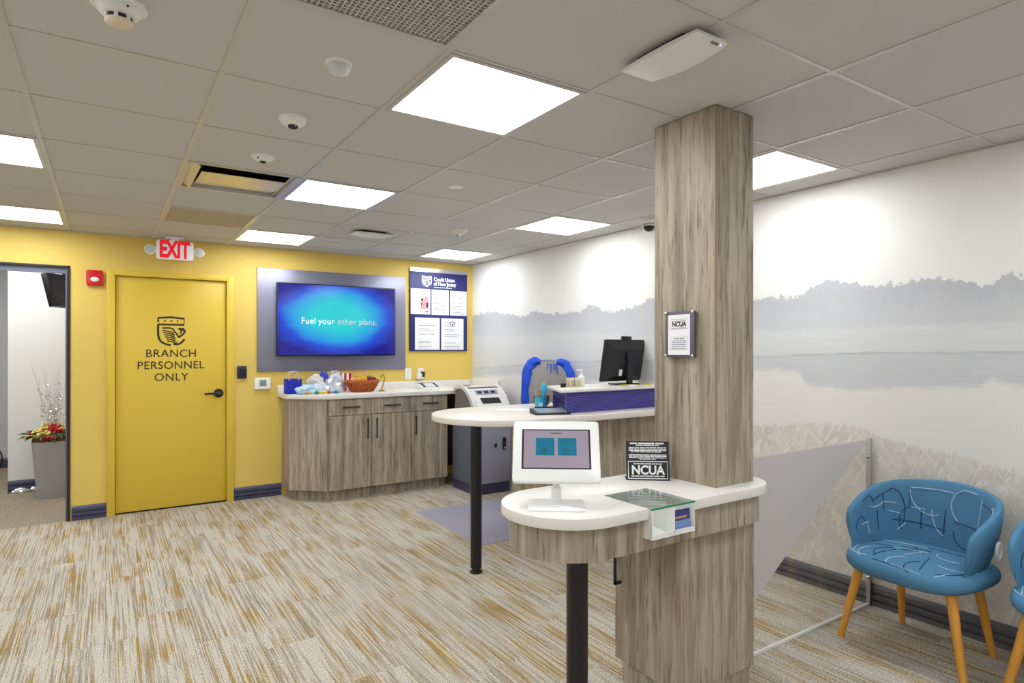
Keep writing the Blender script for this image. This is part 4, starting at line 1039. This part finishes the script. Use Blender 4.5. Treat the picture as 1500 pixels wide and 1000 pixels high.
# ---- framed notice on the pillar
fs_ = thing('framed_notice', 'framed white insurance notice with silver studs on the wood pillar', 'framed notice', (px0, 1.812, 1.512))
R, U = (0, -1, 0), (0, 0, 1)
hw, hh = .079, .098
B(-.022, -.012, -hw, hw, -hh, hh).build('frame_plate', mat('pewter_plate', lin(104, 100, 118), .35, metal=.3), fs_, bevel=.001)
B(-.0235, -.022, -.058, .062, -.088, .084).build('notice_paper', PAPER, fs_)
for a in (-1, 1):
    for b_ in (-1, 1):
        MB().at((0, a*(hw-.006), b_*(hh-.006)), (0, -PI/2, 0)).lathe([(.005, 0), (.005, .0235), (.007, .0235), (.007, .028), (.004, .030)], 14).build('standoff_stud', CHROME, fs_, smooth=True)
F = Flat(.0003); F.ribbon([(-.048, .022), (-.048, .064), (.046, .064), (.046, .022), (-.048, .022)], .0014); F.ribbon([(-.048, -.064), (-.048, -.012), (.046, -.012), (.046, -.064), (-.048, -.064)], .0014)
fine_print(F, -.04, .038, .056, .003, 8, 41); fine_print(F, -.04, .038, .027, .003, 8, 42)
for i in range(5): fine_print(F, -.04, .038, -.028-.008*i, .003, 8, 50+i)
fine_print(F, -.03, .028, -.019, .004, 4, 60)
F.build('small_print', INK, fs_, (-.0238, 0, 0), R, U)['kind'] = 'stuff'
letter('lettering', 'NCUA', .027, INKD, fs_, (-.0238, 0, .042), R, U, bold=.0010)

# ================================================================ ACRYLIC SCREEN by the mural
sn = thing('acrylic_screen', 'clear acrylic partition with diagonal frosted film between pillar and mural', 'partition', (3.60, 1.812, 0))
B(-1.28, .0, -.005, .005, .012, .935).build('acrylic_pane', ACRYL, sn)
B(-1.28, .005, -.0055, .0055, 0, .012).build('floor_channel', WHITEM, sn)
po = B(0, .022, -.012, .012, 0, .945).build('post', ALU, sn, bevel=.003)
for z in (.165, .845):
    MB().at((-.016, -.005, z), (PI/2, 0, 0)).lathe([(.012, 0), (.012, .010), (.007, .015)], 16).build('clamp_stud', CHROME, sn, smooth=True)
    B(-.016, 0, -.010, -.0052, z-.006, z+.006).build('clamp_arm', CHROME, sn)
F = Flat(.0012); F.poly([(-1.28, .934), (-.03, .934), (-1.28, .105)]); F.build('frosted_film', FILM, sn, (0, -.0052, 0))

# ================================================================ LOUNGE CHAIRS
def lounge_chair(loc, rz, label):
    t = thing('lounge_chair', label, 'chair', loc, rz, 'blue upholstered lounge chairs along the mural')
    # plan path of the shell (front of the arm, round the back, other arm); x- is the front
    half = [(-.160, .262), (-.10, .268), (-.01, .270), (.085, .258), (.165, .218), (.215, .145), (.236, .05)]
    path = cr(half+[(x_, -y_) for x_, y_ in half[::-1]], 5); n = len(path)
    L = [0]
    for i in range(1, n): L.append(L[-1]+(path[i]-path[i-1]).length)
    tot = L[-1]
    def topz(s):                       # s 0..1 along the shell
        u = abs(s-.5)*2
        return .625+.155*(1-u**2.0)-(.012*((u-.95)/.05)**2 if u > .95 else 0)
    def frame_(i):
        tg = (path[min(i+1, n-1)]-path[max(i-1, 0)]).normalized(); return Vector((-tg.y, tg.x))   # towards +? fixed below
    secs = []
    for i in range(n):
        s = L[i]/tot; p = path[i]; nn = frame_(i)
        if nn.dot(Vector((p.x+.02, p.y))) < 0: nn = -nn        # outward
        zt = topz(s); zb = .415; u = abs(s-.5)*2
        th = .020*(1 if u < .95 else max(.6, (1-u)/.05)); lean = .05*(1-u*.75)
        pr = []
        for (d_, f_) in ((-.8, .0), (-1, .3), (-1, .65), (-1, .93), (-.55, .995), (0, 1.0), (.55, .995), (1, .93), (1, .65), (1, .3), (.7, .0)):
            off = d_*th+lean*(f_-.25)-(.04*(1-f_)**2 if f_ < .5 and d_ > 0 else 0)
            pr.append((p.x+nn.x*off, p.y+nn.y*off, zb+(zt-zb)*f_))
        secs.append(pr)
    K = len(secs[0]); vs = [q for s_ in secs for q in s_]; fs = []
    for i in range(n-1):
        for k in range(K): fs.append((i*K+k, i*K+(k+1) % K, (i+1)*K+(k+1) % K, (i+1)*K+k))
    fs += [tuple(range(K))[::-1], tuple(range((n-1)*K, n*K))]
    sh = MB().add(vs, fs).build('backrest', CHAIRBLUE, t, smooth=True)
    md = sh.modifiers.new('sub', 'SUBSURF'); md.levels = md.render_levels = 1
    def onshell(s, f, side=-1):        # point on the inner face of the shell
        d_ = s*tot; i = min(max(j for j in range(n) if L[j] <= d_), n-2); r = (d_-L[i])/(L[i+1]-L[i])
        idx = 1
        fv = [.0, .3, .65, .93]; k = 0 if f < .3 else 1 if f < .65 else 2; w_ = min(1, (f-fv[k])/(fv[k+1]-fv[k]))
        a = Vector(secs[i][k]).lerp(Vector(secs[i][k+1]), w_); b = Vector(secs[i+1][k]).lerp(Vector(secs[i+1][k+1]), w_)
        p = a.lerp(b, r); c_ = Vector((path[i].x, path[i].y)).lerp(path[i+1], r)
        inn = (Vector((0-.02, 0, p.z))-Vector((p.x, p.y, p.z))); inn.z = 0; inn.normalize()
        return p+inn*.0005
    # seat cushion
    def sp(a, e, rx0, rx1, ry):
        cs, sn_ = math.cos(a), math.sin(a); x_ = math.copysign(abs(cs)**(2/e), cs); y_ = math.copysign(abs(sn_)**(2/e), sn_)
        return (x_*(rx1 if x_ > 0 else rx0), y_*ry)
    N = 40; vs = []; fs = []
    lay = [(.80, .372), (.93, .380), (.985, .398), (1.0, .418), (.985, .438), (.93, .452), (.80, .459), (.5, .464), (.15, .466)]
    for sc, z in lay:
        for i in range(N):
            x_, y_ = sp(2*PI*i/N, 3.2, .285, .225, .290); vs.append((x_*sc, y_*sc, z-.012*max(0, (-x_*sc-.15)/.13)))
    for j in range(len(lay)-1):
        for i in range(N): fs.append((j*N+i, j*N+(i+1) % N, (j+1)*N+(i+1) % N, (j+1)*N+i))
    fs += [tuple(range(N))[::-1], tuple(range((len(lay)-1)*N, len(lay)*N))]
    st = MB().add(vs, fs).build('seat', CHAIRBLUE, t, smooth=True)
    # stitched motif: arcs and straight lines, pale and dark
    def stitch(par, m, curves, name):
        b_ = MB()
        for pts in curves: b_.tube(pts, .0024, 5)
        o = b_.build(name, m, par, smooth=True); return o
    def seg(s0, f0, s1, f1, n_=12): return [onshell(s0+(s1-s0)*i/n_, f0+(f1-f0)*i/n_) for i in range(n_+1)]
    def arc(cs, cf, rs, rf, a0, a1, n_=16): return [onshell(cs+rs*math.cos(math.radians(a0+(a1-a0)*i/n_)), min(.93, max(.16, cf+rf*math.sin(math.radians(a0+(a1-a0)*i/n_))))) for i in range(n_+1)]
    pale = [seg(.36, .88, .52, .86), arc(.44, .85, .085, .34, 180, 290), arc(.60, .70, .085, .25, 75, 230), seg(.645, .90, .635, .48), seg(.36, .60, .415, .58), arc(.50, .62, .06, .36, 185, 265), seg(.265, .56, .32, .50), arc(.86, .62, .03, .2, -30, 170), seg(.08, .52, .13, .50), seg(.13, .50, .135, .28), seg(.30, .26, .335, .36), seg(.83, .36, .875, .34), arc(.20, .80, .05, .12, 200, 320), seg(.24, .72, .30, .66), seg(.70, .30, .70, .62), arc(.76, .78, .05, .14, 20, 150), seg(.90, .50, .96, .48)]
    dark = [arc(.28, .55, .055, .34, -40, 100), seg(.18, .80, .28, .88), seg(.28, .42, .50, .34), seg(.49, .24, .495, .62), seg(.355, .62, .355, .82), seg(.53, .48, .72, .46), arc(.60, .38, .07, .24, 185, 330), seg(.65, .84, .76, .80), arc(.79, .48, .06, .3, 90, 260), seg(.20, .30, .20, .62), arc(.13, .75, .05, .2, 10, 120), seg(.66, .30, .74, .28), seg(.40, .30, .40, .60), arc(.36, .40, .05, .2, 90, 220), seg(.24, .86, .24, .60), seg(.70, .72, .82, .68), seg(.88, .30, .88, .66), arc(.07, .48, .04, .2, 20, 170)]
    stitch(sh, THREADL, pale, 'pale_stitching')['kind'] = 'stuff'; stitch(sh, THREADD, dark, 'dark_stitching')['kind'] = 'stuff'
    def stop(x_, y_):                   # top of the seat cushion
        q = max(abs(x_)/(.285 if x_ < 0 else .225), abs(y_)/.290); 
        e = ((abs(x_)/(.285 if x_ < 0 else .225))**3.2+(abs(y_)/.290)**3.2)**(1/3.2)
        zs = [(1.0, .418), (.985, .438), (.93, .452), (.80, .459), (.5, .464), (.15, .466), (0, .466)]
        for (e1, z1), (e0, z0) in zip(zs, zs[1:]):
            if e >= e0: z = z0+(z1-z0)*(e-e0)/(e1-e0) if e1 > e0 else z0; break
        return (x_, y_, z-.012*max(0, (-x_-.15)/.13)+.0003)
    def sseg(x0_, y0_, x1_, y1_, n_=14): return [stop(x0_+(x1_-x0_)*i/n_, y0_+(y1_-y0_)*i/n_) for i in range(n_+1)]
    def sarc(cx, cy, r, a0, a1, n_=16): return [stop(cx+r*math.cos(math.radians(a0+(a1-a0)*i/n_)), cy+r*math.sin(math.radians(a0+(a1-a0)*i/n_))) for i in range(n_+1)]
    stitch(st, THREADL, [sarc(-.11, .16, .11, 110, 190), sseg(-.02, .12, .02, -.02), sseg(.06, .22, .10, .02), sarc(-.20, -.02, .07, 20, 120), sarc(-.04, -.17, .09, 150, 260), sseg(-.18, -.2, -.24, -.17), sseg(.0, .0, -.10, .03), sarc(-.16, .10, .10, 60, 140), sseg(-.24, .02, -.255, -.12), sarc(.05, -.12, .07, 90, 220), sseg(-.12, -.22, -.02, -.24), sseg(-.2, .22, -.1, .25)], 'pale_stitching')['kind'] = 'stuff'
    stitch(st, THREADD, [sseg(-.05, .20, .05, -.02), sarc(-.12, .06, .09, 30, 150), sseg(-.2, .12, -.06, .09), sarc(-.10, -.12, .12, 200, 300), sseg(-.05, -.06, -.22, -.1), sseg(.09, .1, .12, -.14), sarc(-.2, -.1, .07, 30, 160), sseg(-.24, .1, -.25, -.04), sseg(0, .24, .1, .2), sarc(.02, .1, .06, 200, 330)], 'dark_stitching')['kind'] = 'stuff'
    # legs
    for (tx, ty, fx, fy) in ((-.165, .20, -.215, .275), (-.165, -.20, -.215, -.275), (.13, .17, .215, .205), (.13, -.17, .215, -.205)):
        MB().tube([(tx, ty, .385), (tx*.4+fx*.6, ty*.4+fy*.6, .155), (fx, fy, 0)], .0225, 12, .0145).build('leg', LEGWOOD, t, smooth=True)
    B(-.15, .12, -.17, .17, .362, .374).build('seat_plate', SOFTBLACK, t)
    MB().at((-.02, .07, .345), (0, .1, 0)).box(-.001, .001, -.045, .045, -.035, .03).build('care_tag', PAPER, t)
    rg = MB().tube([(.06+.02*math.cos(2*PI*i/20)*1.0, -.291, .545+.036*math.sin(2*PI*i/20)) for i in range(21)], .0075, 8).build('side_grip', WHITEP, t, smooth=True)
    return t
lounge_chair((3.292, 1.405, 0), math.radians(-3.5), 'blue upholstered lounge chair with oak legs, fully in view before the mural')
lounge_chair((3.31, .735, 0), math.radians(-2), 'blue upholstered lounge chair cut off by the right edge of the photo')

# ================================================================ CEILING DEVICES
DEV = []
def device(name, label, cat, x, y, parts, group=None):
    t = thing(name, label, cat, (x, y, CZ+.004), group=group)
    for nm, prof, m, n_ in parts: MB().lathe(prof, n_).build(nm, m, t, smooth=True)
    return t
D = device('smoke_detector', 'large white round smoke detector at top left of the ceiling', 'smoke detector', .03, 2.115, [('mounting_ring', [(.072, 0), (.072, -.008), (.066, -.012)], WHITEP, 32), ('detector_body', [(.058, -.010), (.058, -.020), (.048, -.032), (.036, -.038)], WHITEP, 32), ('vent_band', [(.034, -.038), (.034, -.050)], SOFTBLACK, 24), ('detector_cap', [(.037, -.050), (.036, -.055), (.030, -.060), (.002, -.061)], mat('cream_cap', lin(226, 214, 188), .5), 28)])
for i in range(7): a = 2*PI*i/7; MB().at((.0345*math.cos(a), .0345*math.sin(a), -.044), (0, 0, a)).box(-.003, .003, -.005, .005, -.007, .007).build('vent_rib', WHITEP, D)
MB().at((.02, -.0505, -.022), (0, 0, 0)).ball((0, 0, 0), .004, 8, 6).build('indicator', SOFTBLACK, D)
D = device('motion_sensor', 'white motion sensor with rounded milky lens on the ceiling', 'motion sensor', .675, 2.125, [('sensor_base', [(.046, 0), (.046, -.008), (.042, -.012)], WHITEP, 28), ('sensor_lens', [(.039, -.012), (.037, -.028), (.028, -.040), (.012, -.047), (.001, -.048)], MURALGREY, 28)])
D = device('dome_camera', 'small white dome camera on the ceiling between motion sensor and vent', 'camera', .672, 2.745, [('camera_base', [(.058, 0), (.058, -.010), (.048, -.026), (.032, -.034)], WHITEP, 28), ('camera_lens', [(.022, -.030), (.020, -.042), (.010, -.048), (.001, -.049)], SCREENB, 20)])
D = device('smoke_detector', 'small flat white detector just above the sheet-metal deflector', 'smoke detector', .675, 3.37, [('detector_body', [(.058, 0), (.058, -.010), (.042, -.024), (.024, -.030)], WHITEP, 28), ('detector_eye', [(.017, -.028), (.014, -.036), (.002, -.037)], SOFTBLACK, 18)])
MB().ball((-.03, -.032, -.02), .005, 8, 6).build('indicator', SOFTBLACK, D)
device('sprinkler_cover', 'flat white round sprinkler cover in the middle of the ceiling', 'sprinkler', 1.79, 3.352, [('cover_plate', [(.042, .002), (.042, -.006), (.040, -.008)], WHITEP, 28), ('sprinkler_neck', [(.034, .004), (.034, .0)], SOFTBLACK, 20)])
D = device('smoke_detector', 'cream cone-shaped detector in front of the corner light panel', 'smoke detector', 2.477, 4.585, [('detector_base', [(.072, 0), (.070, -.008), (.052, -.022), (.036, -.036)], mat('cream_plastic2', lin(226, 218, 202), .45), 28), ('detector_tip', [(.030, -.036), (.026, -.050), (.012, -.054)], WHITEP, 20)])
for a in (0, 2.1, 4.2): MB().ball((.025*math.cos(a+3.7), .025*math.sin(a+3.7), -.048), .007, 8, 6).build('vent_hole', SOFTBLACK, D)
device('sprinkler_cover', 'tiny flat sprinkler cover near the yellow wall', 'sprinkler', 1.79, 5.77, [('cover_plate', [(.042, .002), (.042, -.006), (.040, -.008)], mat('cream_cover', lin(220, 206, 178), .5), 24)])
D = device('dome_camera', 'grey dome security camera on the ceiling by the mural wall', 'camera', 3.50, 3.40, [('camera_base', [(.062, 0), (.062, -.02), (.056, -.032)], WHITEP, 28), ('camera_collar', [(.054, -.032), (.054, -.045), (.046, -.052)], CHROME, 28), ('camera_dome', [(.044, -.050), (.040, -.070), (.026, -.086), (.008, -.092), (.001, -.0925)], SCREENB, 28)])
def access_point(x, y, rz, lab):
    t = thing('wireless_access_point', lab, 'access point', (x, y, CZ), rz)
    B(-.06, .06, -.10, .10, -.016, 0).build('mounting_plate', SOFTBLACK, t)
    vs = []; fs = []; n_ = 12; m2 = 6
    for i in range(n_+1):
        yy = -.165+.33*i/n_; f_ = yy/.165
        hw = .085-.012*f_*f_
        for j in range(m2+1):
            xx = -hw+2*hw*j/m2; g_ = xx/hw
            vs.append((xx, yy, -.026-.020*(1-f_*f_)*(1-.5*g_*g_)))
        for j in range(m2, -1, -1):
            xx = -hw+2*hw*j/m2; vs.append((xx*.94, yy*.985, -.016))
    K = 2*(m2+1)
    for i in range(n_):
        for k in range(K): fs.append((i*K+k, i*K+(k+1) % K, (i+1)*K+(k+1) % K, (i+1)*K+k))
    fs += [tuple(range(K))[::-1], tuple(range(n_*K, n_*K+K))]
    MB().add(vs, fs).build('cover', WHITEP, t, smooth=True)
    MB().at((.03, -.150, -.0285)).box(-.02, .012, -.004, .004, -.004, 0).build('maker_mark', INK, t)
    MB().ball((.055, -.150, -.027), .004, 8, 6).build('status_light', mat('led_'+str(len(bpy.data.objects)), (.5, .5, 1, 1), .4, emit=1.5), t)
access_point(1.575, 1.425, 0, 'large white wireless access point on ceiling in front of the pillar')
access_point(1.89, 5.05, PI/2, 'small white wireless access point on ceiling between the light panels')

# ================================================================ HALLWAY THINGS
pt = thing('planter', 'tall silver tapered planter standing in the hallway', 'planter', (-.455, 7.60, 0), .08)
def taper(w0, w1, h0, h1): 
    a, b = rrect(-w0, w0, -w0, w0, w0*.25), rrect(-w1, w1, -w1, w1, w1*.25); n_ = len(a)
    return MB().add([(p[0], p[1], h0) for p in a]+[(p[0], p[1], h1) for p in b], [tuple(range(n_))[::-1], tuple(range(n_, 2*n_))]+[(i, (i+1) % n_, n_+(i+1) % n_, n_+i) for i in range(n_)])
taper(.115, .158, 0, .55).build('planter_body', PLANTER, pt, smooth=True)
taper(.150, .152, .55, .565).build('soil', BROWN, pt)
ar = thing('flower_arrangement', 'red and yellow flowers with silver twigs in the planter', 'flower arrangement', (-.455, 7.60, .566))
rnd = random.Random(4)
for i in range(34):
    a = rnd.uniform(0, 2*PI); r = rnd.uniform(.02, .19); c_ = Vector((r*math.cos(a), r*math.sin(a), .012+.10*(1-r/.19)+rnd.uniform(0, .04)))
    m = (FLOWY, FLOWR, FLOWY, FLOWR, FLOWR)[i % 5]
    if c_.x < -.03 and m is FLOWR and i % 2: m = FLOWY
    b_ = MB()
    for k in range(6):
        q = 2*PI*k/6; b_.at(tuple(c_), (.5*math.cos(q), .5*math.sin(q), q)).ball((.026, 0, .006), .028, 8, 6, 1, .7, .4)
    b_.build('flower', m, ar, smooth=True)
for i in range(60):
    a = rnd.uniform(0, 2*PI); r = rnd.uniform(.10, .2); b_ = MB().at((r*math.cos(a), r*math.sin(a), .02+rnd.uniform(0, .05)), (rnd.uniform(-.5, .5), rnd.uniform(-.5, .5), a))
    b_.add([(0, 0, 0), (.04, .018, .008), (.095, 0, -.015), (.04, -.018, .008), (.04, 0, -.002)], [(0, 1, 4), (1, 2, 4), (2, 3, 4), (3, 0, 4)]); b_.build('leaf', LEAF, ar)
for i in range(16):
    a = rnd.uniform(0, 2*PI); r = rnd.uniform(0, .08); h_ = rnd.uniform(.4, .72); p = Vector((r*math.cos(a), r*math.sin(a), .02)); pts = [tuple(p)]
    dx, dy = rnd.uniform(-.16, .16), rnd.uniform(-.12, .12)
    for k in range(1, 6): pts.append((p.x+dx*(k/5)+rnd.uniform(-.012, .012), p.y+dy*(k/5), .02+h_*k/5))
    tw = MB().tube(pts, .0036, 5, .0018).build('twig', TWIG, ar)
    g_ = MB()
    for k in range(12):
        f_ = rnd.uniform(.15, .85); q = Vector(pts[int(f_*5)]); q += Vector((rnd.uniform(-.02, .02), rnd.uniform(-.02, .02), rnd.uniform(-.03, .03)))
        g_.at(tuple(q), (rnd.random()*3, rnd.random()*3, 0)).add([(-.011, -.006, 0), (.011, -.006, 0), (.011, .006, 0), (-.011, .006, 0), (0, 0, .006)], [(0, 1, 4), (1, 2, 4), (2, 3, 4), (3, 0, 4), (3, 2, 1, 0)])
    g_.build('tinsel', GLINT, tw)['kind'] = 'stuff'
hm = thing('hallway_monitor', 'black tilted monitor hanging high in the hallway', 'monitor', (-.33, 7.35, 2.20), math.radians(58))
MB().at((0, 0, -.20), (-.25, 0, 0)).box(-.24, .24, -.03, .03, -.16, .16).build('monitor_case', BLACK, hm, bevel=.006)
MB().at((0, 0, -.20), (-.25, 0, 0)).box(-.22, .22, -.0315, -.03, -.14, .14).build('screen', SCREENB, hm)
MB().at((0, 0, -.20), (-.25, 0, 0)).box(-.07, .07, .03, .045, -.09, .07).build('mount_plate', ALU, hm)
MB().tube([(0, .0, .398), (0, .0, .02), (0, .03, -.12)], .02, 8).build('ceiling_arm', BLACK, hm, smooth=True)
ht3 = thing('hallway_sculpture', 'thin black wire stand at the left edge of the hallway', 'stand', (-.98, 8.35, 0))
MB().tube(cr([(-.08, 0, .02), (.06, 0, .25), (.02, 0, .42), (-.1, 0, .44)], 6), .008, 6).build('wire', BLACK, ht3, smooth=True)
MB().cyl((-.05, 0), .08, 0, .015).build('stand_base', BLACK, ht3)
for q, (x, y, wdt) in enumerate(((-.72, 7.92, .07), (-.60, 7.93, .05))):
    crumple('tinsel_bundle', ('larger crumpled silver tinsel bundle on the hallway floor', 'smaller crumpled silver tinsel bundle beside the planter')[q], 'tinsel', (x, y, -.002), (wdt, .02, .03), GLINT, 8+q, 'tinsel bundles in the hallway')
